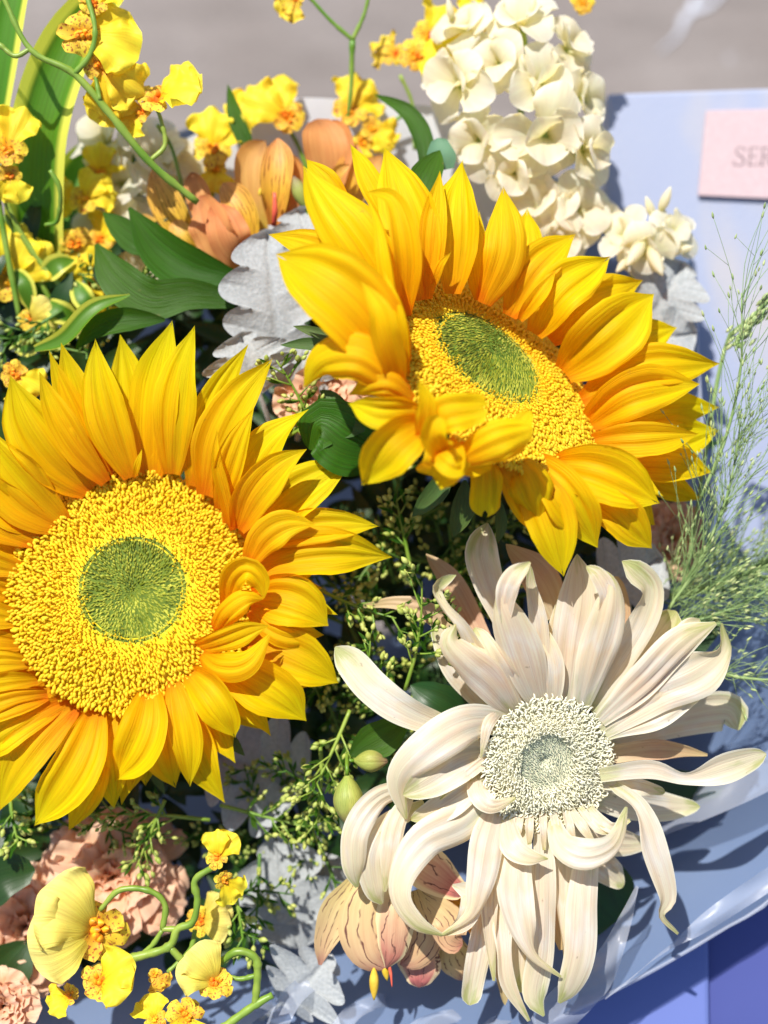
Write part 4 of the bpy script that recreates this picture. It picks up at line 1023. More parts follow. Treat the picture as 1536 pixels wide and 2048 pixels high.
def orchid(label, C, stems, blos, seed, sm=None):
    root = thing('orchid_spray', label, 'orchid', V(*C), 'sprays of small yellow orchids')
    for pts, rad in stems:
        part('stem', *tube([V(*p) for p in pts], rad, 8, (len(pts) - 1) * 7), sm or M_stem, root)
    for i, b in enumerate(blos):
        onc_blossom(root, b[0:3], b[3], b[4], seed * 50 + i, b[5] if len(b) > 5 else M_onc, b[6] if len(b) > 6 else -1.5, b[7] if len(b) > 7 else .1)
    return root

orchid('orchid spray arching across the upper left corner with ruffled yellow blossoms', (380, 390, -60),
    [([(395, 405, -80), (300, 325, -40), (215, 222, -10), (145, 145, 10), (60, 98, 20), (0, -20, 30)], [7, 8, 8, 7, 6, 5]),
     ([(148, 148, 10), (180, 110, 20), (190, 60, 30), (176, 0, 30), (160, -40, 30)], [6, 6, 5, 5, 4]),
     ([(60, 98, 20), (30, 112, 20), (0, 90, 20), (-30, 70, 20)], [5, 5, 5, 5]),
     ([(302, 320, -40), (330, 290, -40), (322, 240, -30), (312, 215, -20)], [5, 5, 4, 4]),
     ([(200, 200, 0), (190, 150, 0), (182, 110, 0)], [5, 4, 4])],
    [(165, 70, 10, (.2, .1, .9), 78, M_onc, .1), (205, 130, 0, (.1, -.2, .9), 66, M_onc, -.9), (315, 200, -30, (0, .5, .8), 70, M_onc, .25, .3), (285, 225, -40, (-.3, .2, .8), 40, M_onc, -2.4),
     (185, 10, 10, (.2, .2, .9), 44, M_onc, 1.2), (230, 175, -40, (.1, -.2, .9), 54, M_onc, -1.6)], 1)
orchid('yellow orchid blossoms hanging at the far left edge below the striped leaves', (0, 520, -120),
    [([(40, 640, -160), (10, 480, -120), (-20, 300, -80)], [6, 6, 5]), ([(110, 620, -200), (60, 520, -170), (10, 430, -140)], [6, 6, 5]), ([(100, 340, -60), (120, 380, -70), (115, 440, -110), (90, 450, -120)], [5, 5, 5, 4]),
     ([(200, 640, -200), (120, 570, -170), (50, 480, -150), (10, 400, -130)], [6, 7, 7, 6])],
    [(15, 300, -70, (.2, .1, .9), 62, M_onc, 1.7), (20, 350, -80, (.2, -.2, .9), 40, M_onc, -1.4), (165, 400, -200, (.1, .1, .9), 50, M_onc, .8), (150, 490, -190, (.1, -.1, .9), 60, M_onc, -1.1), (190, 560, -210, (0, -.2, .9), 56, M_onc, -1.3),
     (20, 560, -180, (.1, 0, .9), 80, M_onc, 1.2), (100, 470, -220, (.2, .2, .9), 44, M_onc, -.6), (30, 750, -60, (.3, .1, .9), 46, M_onc, -.7), (200, 350, -240, (.1, .1, .9), 46, M_onc, 1.4), (60, 640, -150, (.1, 0, .9), 56, M_onc3, .6), (150, 630, -190, (.1, .2, .9), 52, M_onc3, -.8), (200, 480, -230, (0, .1, .9), 50, M_onc, 1.1), (90, 400, -240, (.1, .1, .9), 44, M_onc, .4)], 2)
orchid('single yellow orchid blossoms standing above the orange lilies at the top centre', (560, 330, -300),
    [([(640, 420, -320), (600, 300, -300), (560, 230, -280)], [5, 5, 4]), ([(420, 420, -260), (430, 340, -250), (425, 280, -240)], [5, 5, 4]), ([(370, 400, -200), (345, 300, -190), (315, 250, -150)], [4, 4, 4])],
    [(575, 235, -260, (.1, .1, .9), 72, M_onc, 2.5), (425, 300, -230, (.1, .2, .9), 66, M_onc, 1.4), (430, 340, -230, (.1, .1, .9), 40, M_onc, -1.4), (510, 225, -280, (-.2, .2, .9), 50, M_onc, 2.6)], 3)
orchid('forked orchid stem rising at the top centre with a blossom by the sunflower tip', (690, 240, -280),
    [([(680, 290, -300), (700, 200, -260), (705, 80, -220)], [5, 5, 6]), ([(705, 80, -220), (660, 40, -210), (615, -10, -200)], [5, 4, 4]), ([(705, 80, -220), (728, 30, -210), (740, -20, -200)], [5, 4, 4])],
    [(700, 225, -280, (.1, .2, .9), 60, M_onc, 1.2), (745, 260, -290, (.3, .1, .9), 44, M_onc, -.4), (590, 0, -205, (0, .1, .9), 34, M_onc2, -2), (725, 285, -290, (.1, -.1, .9), 44, M_onc, -2.0)], 4)
orchid('bright yellow orchid blossoms beside the white stock flowers at the top right', (850, 200, -280),
    [([(830, 300, -320), (825, 210, -300), (800, 150, -280)], [5, 4, 4]), ([(700, 300, -320), (760, 260, -310), (830, 215, -300)], [4, 4, 4])],
    [(860, 75, -280, (.1, .2, .9), 60, M_onc, .9), (830, 115, -260, (.1, .1, .9), 62, M_onc, -.1), (790, 110, -290, (-.2, .1, .9), 40, M_onc2, 2.8), (1165, 5, -260, (.1, .1, .9), 46, M_onc, 1.6), (925, 45, -260, (.1, .1, .9), 44, M_onc, .8)], 5)
orchid('small speckled orchid on a curved green stem in the lower left', (340, 1900, 40),
    [([(545, 1990, 60), (510, 2010, 60), (440, 2060, 60)], [7, 8, 8]), ([(510, 2010, 60), (515, 1950, 64), (510, 1915, 66), (475, 1903, 66), (440, 1925, 60)], [7, 8, 8, 8, 7]), ([(515, 1950, 64), (480, 1958, 60), (450, 1950, 58)], [5, 5, 4]),
     ([(170, 1945, 20), (250, 1920, 30), (335, 1895, 40), (355, 1858, 44), (385, 1845, 48), (395, 1800, 56), (390, 1760, 60), (430, 1732, 66)], [9, 9, 8, 8, 7, 7, 7, 6]),
     ([(340, 1895, 40), (370, 1925, 40), (420, 1960, 44), (450, 1980, 46)], [7, 7, 6, 6]), ([(325, 1858, 40), (330, 1810, 40), (300, 1782, 40), (240, 1780, 40), (200, 1820, 36)], [6, 6, 6, 6, 5]), ([(325, 1858, 40), (360, 1858, 42)], [6, 6]),
     ([(325, 1860, 36), (300, 1895, 30), (250, 1930, 20)], [5, 5, 5]), ([(390, 1860, 10), (380, 1900, 10), (335, 1945, 20)], [5, 5, 4])],
    [(435, 1715, 76, (-.2, .3, .9), 52, M_onc, 1.4, .3), (448, 1760, 70, (.4, -.1, .8), 48, M_onc, -.9, .2),
     (190, 1860, 40, (.5, .2, .8), 150, M_onc3, 2.95, .2), (200, 1965, 90, (0, .5, .8), 84, M_onc, .2, .5), (140, 1990, 70, (-.2, .4, .9), 50, M_onc, -2.4), (430, 1965, 90, (.1, .6, .7), 84, M_onc3, 2.7, .5),
     (370, 2030, 100, (.1, .3, .9), 80, M_onc, -1.4, .3), (310, 2040, 90, (0, .4, .9), 50, M_onc, 2.2), (310, 1950, 40, (0, .1, .9), 34, M_onc2, -.8), (400, 1840, -40, (0, .1, .9), 70, M_onc3, .3, .1)], 6)

# alstroemeria
def alstro(label, C, face, fl, seed, mats, group='alstroemeria lilies'):
    root = thing('alstroemeria', label, 'lily', V(*C), group)
    r = random.Random(seed)
    for i, (x, y, z, s, f, sp) in enumerate(fl):
        F_ = fr((x, y, z), f, sp); O, ex, ey, n = F_
        th = part('throat', *tube([O - n * s * .5 * S, O - n * .1 * s * S, O + n * .02 * s * S], [s * .05, s * .10, s * .06], 8, 5), M_bract, root)
        for k in range(6):
            inner = k % 2
            part('petal', *ribbon(fpath(F_, 2 * math.pi * k / 6 + r.uniform(-.1, .1), s * (1.0 if not inner else .92), 1.15 + (.1 if inner else 0), .1 + r.uniform(-.3, .2), 2, 4), s * (.36 if not inner else .24),
                 profile='round' if not inner else 'lance', cup=.5, nu=8, nv=12, ruf=.05, ridge=.04, nref=tuple(n), seed=seed * 40 + i * 7 + k), mats[inner], th)
        for k in range(4):
            q = fpath(F_, 1.0 + k * 1.4, s * .75, 1.35, .9, 1, 3)
            part('stamen', *join([tube(q, 1.8, 5, 5), blob(q[-1], q[-1] - q[-2], 4, 8, 6, 4)]), M_anther, th)
    return root
def alstro_flower(label, C, pet):
    root = thing('alstroemeria', label, 'lily', V(*C), 'alstroemeria lilies')
    for i, (pts, hw, mt, kw) in enumerate(pet):
        kk = dict(nu=10, nv=16, ridge=.04, ruf=.04, seed=int(pts[-1][0])); kk.update(kw)
        part('petal', *ribbon([V(*p) for p in pts], hw, **kk), mt, root)
    return root
A1 = alstro_flower('burnt orange alstroemeria with a rounded back petal behind the tip of the tilted sunflower', (640, 400, -240), (
    ([(650, 420, -230), (655, 340, -190), (648, 280, -180), (634, 238, -205)], [20, 46, 52, 18], M_als, dict(cup=.5, roll=-15, ruf=.1)),
    ([(660, 420, -225), (680, 340, -195), (682, 285, -190), (664, 240, -215)], [16, 30, 36, 10], M_als, dict(cup=.6, roll=25, ruf=.1)),
    ([(600, 420, -220), (590, 360, -190), (588, 310, -180)], [20, 34, 6], M_als, dict(cup=1.2)),
    ([(680, 420, -220), (700, 340, -190), (715, 290, -190)], [16, 32, 8], M_als_in, dict(cup=.6)),
    ([(700, 420, -230), (735, 350, -210), (765, 310, -220)], [16, 26, 6], M_als, dict(cup=.6)),
    ([(660, 400, -200), (675, 350, -160), (700, 330, -150)], [8, 18, 6], M_als_in, dict(cup=1.2))))
A2 = alstro_flower('upright orange alstroemeria with ochre striped inner petals above the silver leaf', (540, 450, -210), (
    ([(520, 460, -220), (505, 380, -200), (505, 320, -200), (530, 282, -210)], [20, 38, 40, 12], M_als, dict(cup=.9)),
    ([(548, 450, -190), (552, 380, -160), (556, 320, -160), (556, 276, -180)], [14, 34, 36, 5], M_als_in, dict(cup=.8)),
    ([(580, 450, -200), (590, 380, -190), (585, 310, -200)], [16, 36, 10], M_als, dict(cup=.6)),
    ([(570, 450, -210), (612, 410, -180), (620, 370, -190)], [16, 30, 8], M_als, dict(cup=.5))))
part('style', *tube([V(548, 450, -160), V(550, 420, -135), V(549, 385, -130)], [6, 6, 4], 6, 6), M_style, A2)
part('anther', *blob(V(520, 384, -140), np.array([.1, 1, 0]), 5, 9, 7, 5), M_anther, A2)
A3 = alstro_flower('peach orange alstroemeria turned left with a broad rounded petal above the dark glossy leaves', (440, 500, -200), (
    ([(480, 520, -200), (440, 490, -150), (420, 440, -140), (400, 392, -160)], [24, 46, 46, 16], M_als, dict(cup=.4, roll=20, ruf=.14)),
    ([(490, 530, -190), (465, 490, -135), (450, 450, -125), (432, 405, -150)], [20, 42, 44, 12], M_als, dict(cup=.3, roll=-15, ruf=.12)),
    ([(500, 500, -190), (490, 440, -160), (470, 400, -160), (446, 366, -175)], [16, 34, 36, 10], M_als_in, dict(cup=.8)),
    ([(440, 480, -200), (405, 420, -170), (392, 375, -170), (382, 345, -190)], [16, 28, 26, 8], M_als, dict(cup=.7)),
    ([(400, 500, -210), (350, 440, -180), (325, 390, -180), (304, 338, -195)], [20, 36, 34, 6], M_als_in, dict(cup=.7)),
    ([(410, 510, -200), (370, 480, -165), (350, 440, -170)], [20, 30, 14], M_als_in, dict(cup=.6)),
    ([(350, 500, -220), (320, 470, -200), (280, 430, -200)], [16, 30, 8], M_als_in, dict(cup=.5)),
    ([(470, 540, -200), (430, 560, -180), (400, 560, -190)], [20, 34, 14], M_als, dict(cup=.4))))
extra_a = thing('alstroemeria', 'faded tan and pink alstroemeria hanging under the left petals of the cream gerbera', 'lily', V(800, 1850, 0), 'alstroemeria lilies')
for pts, hw, mt, kw in (
    ([(760, 1740, 10), (740, 1820, 30), (745, 1900, 40), (775, 1940, 30)], [20, 60, 58, 14], M_als2, dict(cup=-.6)),
    ([(800, 1760, 20), (790, 1830, 44), (785, 1900, 48), (773, 1936, 40)], [18, 42, 34, 4], M_als2_mid, dict(cup=-.7)),
    ([(710, 1760, 0), (675, 1820, 10), (650, 1880, 10), (640, 1930, 0)], [16, 34, 24, 3], M_als2, dict(cup=.5)),
    ([(830, 1780, 0), (850, 1850, 14), (830, 1910, 10), (800, 1930, 10)], [24, 46, 34, 6], M_als2, dict(cup=-.4)),
    ([(800, 1700, 0), (860, 1740, 10), (930, 1790, 10)], [20, 46, 16], M_als2_mid, dict(cup=.5)),
    ([(840, 1790, 0), (890, 1840, 20), (900, 1880, 20), (925, 1890, 10)], [14, 40, 28, 14], M_als2, dict(cup=.4, ruf=.1)),
    ([(900, 1780, -20), (950, 1830, -20), (960, 1880, -20)], [20, 34, 12], M_als_in, dict(cup=.4)),
    ([(840, 1880, -30), (840, 1930, -20), (838, 1975, -20)], [30, 46, 20], M_als2_mid, dict(cup=-.5)),
    ([(900, 1880, -40), (910, 1920, -40), (930, 1960, -50)], [24, 36, 14], M_als2, dict(cup=-.5))):
    kk = dict(nu=9, nv=20, ridge=.04, ruf=.03, seed=int(pts[0][0])); kk.update(kw)
    part('petal', *ribbon([V(*p) for p in pts], hw, **kk), mt, extra_a)
part('anther', *blob(V(748, 1968, 34), np.array([0, -1, 0]), 12, 32, 9, 8), M_anther, extra_a)
part('anther', *blob(V(771, 1944, 26), np.array([.2, -1, 0]), 9, 18, 8, 6), M_anther, extra_a)
part('style', *tube([V(778, 1930, 36), V(782, 1950, 36), V(784, 1974, 34)], [4, 3, 1], 6, 8), M_style, extra_a)
def lily_bud(label, C, ax, l, r0, seed):
    root = thing('lily_bud', label, 'flower bud', V(*C), 'closed lily buds'); ax = nrm(np.array(ax, float)); O = V(*C)
    F_ = (O, nrm(np.cross(ax, [0, 0, 1])), np.cross(ax, nrm(np.cross(ax, [0, 0, 1]))), ax)
    for k in range(5):
        ph = 2 * math.pi * k / 5 + .3; rad = F_[1] * math.cos(ph) + F_[2] * math.sin(ph)
        q = [O + (ax * l * (-1 + 2 * t) + rad * r0 * math.sin(math.pi * (.04 + .93 * t)) ** .9) * S for t in (0, .2, .45, .7, .9, 1)]
        part('petal', *ribbon(q, [r0 * .3, r0 * .62, r0 * .8, r0 * .66, r0 * .3, 1], cup=-1.0, nref=tuple(rad), nu=8, nv=14, ridge=.03, seed=seed + k), M_als_bud, root)
    part('stem', *tube([O - ax * l * S, O - ax * l * 1.4 * S, O - ax * l * 1.8 * S + np.array([0, 0, -60 * S])], [4, 4, 4], 7, 8), M_stem, root)
lily_bud('plump green striped lily bud hanging left of the cream gerbera', (697, 1602, 40), (.05, -1, .1), 50, 30, 50)
lily_bud('smaller bronze green lily bud pointing right above the striped bud', (742, 1522, 10), (1, 0, .2), 34, 22, 60)
lily_bud('dark closed lily bud between the orange lilies at the top centre', (600, 385, -140), (-.4, 1, .2), 36, 16, 70)

# carnations
def carnation(label, C, face, s, seed, mat=M_car):
    root = thing('carnation', label, 'carnation', V(*C), 'peach carnations'); r = random.Random(seed)
    F_ = fr(C, face, 0); O, ex, ey, n = F_; k = 0
    for nn, L, w_, e0, e1 in ((9, 1.0, .40, .5, -.25), (9, .88, .38, .9, .1), (8, .72, .34, 1.15, .5), (6, .55, .28, 1.35, .9), (4, .42, .2, 1.5, 1.2)):
        for i in range(nn):
            k += 1
            part('petal', *ribbon(fpath(F_, 2 * math.pi * i / nn + r.uniform(-.3, .3), L * s * r.uniform(.9, 1.08), e0 + r.uniform(-.15, .15), e1 + r.uniform(-.3, .3), 2, 4, r.uniform(-.5, .5)), w_ * s, profile='fan',
                 cup=r.uniform(-.6, 1.0), nu=10, nv=11, ruf=.22, rf=2.6, rnd_end=.15, ridge=.03, nref=tuple(n), seed=seed * 61 + k), mat, root)
    part('calyx', *tube([O - n * s * .9 * S, O - n * s * .4 * S, O + n * 4 * S], [s * .12, s * .16, s * .1], 10, 6), M_sepal, root)
carnation('peach carnation in the shade under the left sunflower', (225, 1755, -190), (.1, .2, .9), 165, 1)
carnation('second peach carnation at the left edge below the first', (60, 1850, -200), (-.1, .1, .9), 150, 2)
carnation('peach carnation glimpsed between the two sunflowers', (645, 790, -130), (.1, .1, .9), 105, 3)
carnation('pale peach carnation half hidden at the right behind the panicle grass', (1335, 1080, -260), (.3, .1, .9), 95, 4)
carnation('faint peach carnation low at the bottom left corner', (10, 2010, -40), (0, .1, .9), 80, 5)

# ------------------------------------------------------------------ leaves
def leaf(name, label, cat, pts, hw, mat, group=None, **kw):
    P, F, UV = ribbon([V(*p) for p in pts], hw, **kw)
    return solo(name, P, F, UV, mat, label, cat, group)
lk = dict(profile='lance', nu=10, nv=26, ridge=.03)
leaf('striped_leaf', 'broad green leaf with yellow margins rising at the top left', 'leaf', [(90, 620, -260), (75, 420, -180), (85, 250, -120), (150, 80, -90), (270, -70, -80)], [60, 72, 70, 62, 30], M_vari, 'yellow edged leaves', cup=.9, fold=.1, seed=1)
leaf('striped_leaf', 'pale yellow leaf with a thin green centre in the top left corner', 'leaf', [(-40, 420, -200), (-10, 200, -120), (20, 20, -80), (60, -120, -60)], [36, 42, 40, 26], M_vari, 'yellow edged leaves', cup=.8, seed=2)
leaf('striped_leaf', 'blurred yellow edged leaf standing behind the white stock at the left', 'leaf', [(120, 720, -380), (110, 520, -340), (150, 360, -320), (230, 250, -320)], [44, 54, 50, 10], M_vari, 'yellow edged leaves', cup=.7, seed=3)
leaf('striped_leaf', 'curled cream and green leaf with a dry yellow edge above the left sunflower', 'leaf', [(70, 700, -60), (130, 680, -30), (190, 620, -20), (260, 590, -40)], [10, 26, 24, 3], M_vari, 'yellow edged leaves', cup=1.3, roll=20, seed=4)
leaf('green_leaf', 'dark glossy leaf pointing up left beneath the orange lilies', 'leaf', [(470, 560, -120), (380, 540, -110), (310, 490, -110), (258, 415, -110)], [20, 50, 44, 3], M_leaf, 'glossy green leaves', cup=.7, fold=.2, seed=5, **{k: v for k, v in lk.items() if k != 'profile'})
leaf('green_leaf', 'short green leaf tip left of the dark glossy leaf', 'leaf', [(330, 500, -125), (270, 480, -125), (205, 424, -125)], 32, M_leaf, 'glossy green leaves', cup=.6, seed=6, **lk)
leaf('green_leaf', 'wavy bright green leaf ending left above the left sunflower', 'leaf', [(470, 600, -90), (380, 590, -80), (300, 600, -84), (230, 550, -90), (192, 488, -100)], [18, 34, 44, 40, 4], M_leaf, 'glossy green leaves', cup=.5, ruf=.08, seed=7, **{k: v for k, v in lk.items() if k != 'profile'})
leaf('green_leaf', 'slim green leaf tip standing left of the orange lilies', 'leaf', [(520, 330, -220), (480, 260, -230), (455, 168, -240)], 20, M_leaf, 'glossy green leaves', cup=.8, seed=8, **lk)
leaf('green_leaf', 'long curved green leaf between the orange lilies and the white stock', 'leaf', [(840, 380, -120), (850, 300, -140), (820, 230, -170), (748, 188, -200)], 24, M_leaf, 'glossy green leaves', cup=.9, seed=9, **lk)
leaf('green_leaf', 'green leaf pressed behind the top petals of the tilted sunflower', 'leaf', [(830, 420, 0), (850, 360, -20), (880, 300, -60)], 34, M_leaf, 'glossy green leaves', cup=.6, seed=10, **lk)
leaf('round_leaf', 'small round grey green leaf below the white stock flowers', 'leaf', [(888, 340, -90), (882, 310, -80), (876, 276, -80)], [22, 30, 14], M_euc, cup=.5, nu=8, nv=12, ridge=.01, seed=11)
leaf('green_leaf', 'dark green leaf poking out below the gerbera at the right', 'leaf', [(1150, 1700, -120), (1200, 1800, -130), (1235, 1840, -140)], [70, 80, 40], M_leaf_dark, 'glossy green leaves', cup=.6, seed=12, nu=8, nv=14)
leaf('green_leaf', 'dark green leaf between the right petals of the gerbera', 'leaf', [(1230, 1560, -140), (1340, 1580, -160), (1450, 1570, -180)], [60, 50, 20], M_leaf_dark, 'glossy green leaves', cup=.6, seed=13, nu=8, nv=14)
leaf('green_leaf', 'dark green leaf behind the upper right petals of the gerbera', 'leaf', [(1270, 1370, -100), (1340, 1300, -120), (1440, 1240, -150)], [50, 60, 20], M_leaf_dark, 'glossy green leaves', cup=.6, seed=14, nu=8, nv=14)
leaf('green_leaf', 'striped green leaf left of the gerbera disc under its long white petal', 'leaf', [(700, 1510, 0), (770, 1470, 10), (820, 1440, 0)], 40, M_leaf, 'glossy green leaves', cup=.5, seed=15, **lk)
leaf('green_leaf', 'dark leaf with a lit midrib above the long white gerbera petal', 'leaf', [(940, 1440, 0), (870, 1400, 20), (820, 1370, 0)], 44, M_leaf_dark, 'glossy green leaves', cup=.6, seed=16, **lk)
leaf('green_leaf', 'round dark green leaf at the left edge beside the peach carnation', 'leaf', [(-60, 1800, -60), (0, 1750, -50), (70, 1740, -60)], [40, 55, 20], M_leaf_dark, 'glossy green leaves', cup=.5, seed=17, nu=8, nv=14)
leaf('green_leaf', 'broad serrated sunflower leaf in shade between the two sunflowers', 'leaf', [(740, 900, 20), (690, 880, 40), (640, 850, 40), (620, 900, 20)], [50, 74, 50, 10], M_leaf, 'glossy green leaves', cup=.4, ruf=.06, rf=6, seed=18, nu=10, nv=20)
leaf('green_leaf', 'dark leaf at the bottom left corner under the yellow orchids', 'leaf', [(-30, 1990, -120), (20, 1930, -110), (60, 1880, -120)], 60, M_leaf_dark, 'glossy green leaves', cup=.5, seed=19, **lk)
leaf('green_leaf', 'dark curled leaf right at the top of the left sunflower', 'leaf', [(330, 640, -60), (250, 640, -50), (190, 660, -50), (150, 700, -60)], 30, M_leaf, 'glossy green leaves', cup=.9, seed=20, **lk)

def miller(label, C, d, L, w_, seed, face=(0, 0, 1)):
    """silver felt leaf: one surface with deep rounded lobes, a sunk midrib and side veins"""
    r = random.Random(seed); d = np.array([d[0], -d[1], d[2]], float); d = nrm(d); up = nrm(np.array(face, float)); side = nrm(np.cross(d, up)); up = np.cross(side, d)
    O = V(*C); nl = 2.5 + (seed % 2) * .5; P = []; UV = []; nu, nv = 28, 72
    ph = [r.uniform(-.06, .06) for _ in range(2)]; amp = [r.uniform(.9, 1.1) for _ in range(8)]
    for j in range(nv + 1):
        v = j / nv
        for i in range(nu + 1):
            u = -1 + 2 * i / nu; sg = 0 if u < 0 else 1
            ts = v * nl + .5 * sg + ph[sg] - abs(u) * .10
            lob = abs(math.sin(math.pi * ts)) ** .5
            lob = .50 + .50 * lob
            base_w = (.30 + .85 * math.sin(math.pi * min(1, .12 + v * .80)) ** .9) * math.sqrt(max(0, 1 - v ** 7)) * amp[int(ts) % 8]
            wd = w_ * base_w * (lob if v < .97 else lob * .7)
            x = u * wd; fwd = abs(u) * w_ * .22 * (1 - .6 * v)
            vein = -9 * math.exp(-(u / .07) ** 2) - 5 * math.exp(-((((ts - .5 - abs(u) * .12) % 1) - .0) / .06) ** 2) * abs(u)
            h = 26 * math.sin(v * 2.6) + w_ * .22 * u * u + vein + 6 * math.sin(ts * 6.28 + seed) * abs(u) ** 2 - 22 * v ** 4
            P.append(O + (d * (v * L + fwd) + side * x + up * h) * S); UV.append(((u + 1) / 2, v))
    F = [(j * (nu + 1) + i, j * (nu + 1) + i + 1, (j + 1) * (nu + 1) + i + 1, (j + 1) * (nu + 1) + i) for j in range(nv) for i in range(nu)]
    root = thing('dusty_miller_leaf', label, 'silver leaf', O, 'silver grey felted leaves')
    part('blade', np.array(P), F, np.array(UV), M_miller, root)
    part('leafstalk', *tube([O - d * 90 * S - up * 40 * S, O - d * 20 * S - up * 8 * S, O + d * L * .5 * S + up * 8 * S], [6, 5, 3], 6, 8), M_miller, root)
miller('silver felted leaf standing between the orange lilies and the tilted sunflower', (560, 720, -110), (-.1, -1, .1), 260, 100, 1)
miller('silver leaf behind the upper left petals of the tilted sunflower', (640, 560, -150), (-.3, -1, .0), 150, 90, 2)
miller('rounded white felt leaf tips just above the left sunflower', (520, 790, -90), (-.3, -1, .3), 130, 84, 3)
miller('pale felt leaf half hidden between the sunflowers', (600, 800, -120), (.1, -1, .2), 120, 70, 4)
miller('silver leaf edge at the right between the white buds and the blue bag', (1290, 650, -240), (.6, -1, .1), 150, 80, 5)
miller('silver leaf under the white buds with its tips lying to the right', (1270, 690, -230), (1, -.2, .0), 130, 60, 6)
miller('shaded silver leaf under the lower petals of the left sunflower', (620, 1570, -200), (-1, -.35, .1), 220, 130, 7)
miller('grey felt leaf low in the shade between the carnation and the gerbera', (600, 1900, -215), (-.2, -1, .1), 250, 110, 8)
miller('pale felt leaf at the bottom centre below the tan lilies', (560, 2010, -120), (.6, -.6, .1), 150, 90, 9)
miller('dark grey leaf between the tilted sunflower and the gerbera at the right', (1190, 1180, -160), (1, -.5, .1), 150, 90, 10)
miller('dim silver leaf in shade right of the hanging striped bud', (640, 1700, -225), (.1, 1, .0), 170, 100, 11)

# ------------------------------------------------------------------ filler sprigs
bud_me = {}
def bud_mesh(k):
    if k not in bud_me:
        P, F, UV = blob(np.zeros(3), np.array([0, 0, 1.]), 6.0, 8.5, 8, 6, .75)
        me = bpy.data.meshes.new('bud'); me.from_pydata([tuple(q) for q in P.tolist()], [], F); me.materials.append(M_bud)
        me.polygons.foreach_set('use_smooth', [True] * len(me.polygons)); bud_me[k] = me
    return bud_me[k]
def sprig(label, C, d, L, seed, single=True, dens=7, s=1.0, group='sprigs of green filler buds'):
    r = random.Random(seed); O = V(*C); d = nrm(np.array([d[0], -d[1], d[2]], float)); side = nrm(np.cross(d, [0, 0, 1.])); up = np.cross(side, d)
    root = thing('filler_sprig', label, 'filler sprig', O, group)
    bend = r.uniform(-.25, .25)
    main = [O + (d * L * t + side * L * bend * t * t) * S for t in (0, .35, .7, 1)]
    A = spline(main, 20); tubes = [tube(main, [4.5 * s, 3.6 * s, 2.6 * s, 1.4 * s], 6, 14)]; buds = []; lv = []
    for i in range(dens):
        t = .25 + .75 * (i + r.random() * .5) / dens; b = A[min(20, int(t * 20))]
        sg = 1 if i % 2 else -1
        a = nrm(d * r.uniform(.5, 1.1) + side * sg * r.uniform(.5, 1) + up * r.uniform(-.4, .8)); l = L * r.uniform(.16, .30)
        e = b + a * l * S; m = b + a * l * .5 * S + up * 4 * S
        tubes.append(tube([b, m, e], [2.4 * s, 1.8 * s, 1.3 * s], 5, 6))
        for _ in range(r.randint(3, 5)):
            f = r.uniform(.45, 1); bb = b + (e - b) * f; aa = nrm(a + side * r.uniform(-1, 1) + up * r.uniform(-.8, 1)); ll = r.uniform(14, 26) * s
            ee = bb + aa * ll * S; tubes.append(tube([bb, ee], [1.1 * s, 1.0 * s], 4, 3)); buds.append((ee, aa, r.uniform(.7, 1.15) * s))
        for _ in range(2):
            aa = nrm(a + side * r.uniform(-1.2, 1.2) + up * r.uniform(-.3, .9)); bb = b + (e - b) * r.uniform(0, .8)
            lv.append(ribbon([bb, bb + aa * 16 * s * S, bb + aa * 34 * s * S], 3.6 * s, profile='lance', nu=3, nv=5, cup=.4, ridge=0, seed=i))
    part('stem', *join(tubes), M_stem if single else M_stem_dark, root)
    part('leaflets', *join(lv), M_leaf, root, kind='stuff')
    if single:
        for p, a, q in buds:
            o = bpy.data.objects.new('bud', bud_mesh(0)); COL.objects.link(o); o.parent = root
            m4 = np.eye(4); m4[:3, :3] = ROT @ frame_mat(None, np.array([.3, .8, .1]), a) * q; m4[:3, 3] = world(p) - ORG[root.name]
            o.matrix_local = Matrix(m4.tolist())
    else:
        part('buds', *join([blob(p, a, 5.5 * q, 8 * q, 6, 4, .75) for p, a, q in buds]), M_bud, root, kind='stuff')
sprig('bright budded sprig standing against the cream gerbera petals', (810, 1380, 0), (.35, -1, .35), 230, 1, dens=9)
sprig('budded sprig under the long white gerbera petal', (800, 1420, -10), (-.6, -.7, .3), 160, 2)
sprig('small sprig of green buds against the peach carnation between the sunflowers', (630, 870, -40), (-.35, -1, .3), 170, 3, dens=8)
sprig('sprig of buds below the serrated leaf between the sunflowers', (560, 880, -60), (.5, -.2, .3), 120, 4)
sprig('brown tipped sprig hanging left of the striped bud', (700, 1420, -30), (-.4, 1, .1), 200, 5, dens=8)
sprig('feathery sprig hanging over the silver leaf', (640, 1480, -60), (.1, 1, .1), 180, 6, dens=8)
sprig('sprig lying below the lowest petals of the left sunflower', (420, 1640, -90), (-1, -.15, .1), 260, 7, dens=10)
sprig('sprig of buds at the left edge beneath the left sunflower', (20, 1590, -60), (.1, 1, .2), 110, 8, dens=6)
sprig('feathery green sprig pointing right above the small speckled orchid', (440, 1610, -120), (1, .25, .1), 220, 9, dens=10)
sprig('short hanging sprig right of the small speckled orchid', (470, 1780, -60), (.2, 1, .1), 130, 10, dens=7)
sprig('sprig crossing the top of the peach carnation', (330, 1600, -70), (-.4, .9, .1), 150, 11, dens=7)
sprig('dim sprig in the dark gap under the tilted sunflower', (820, 1130, -80), (-.2, -1, .1), 150, 12, dens=8)
sprig('dim sprig between the right petals of the left sunflower and the gerbera', (640, 1180, -60), (.6, .3, .2), 170, 13, dens=8)
sprig('bright green buds touching the curled gerbera petal', (900, 1330, 60), (.2, -.6, .3), 90, 14, dens=5)
rr = random.Random(77)
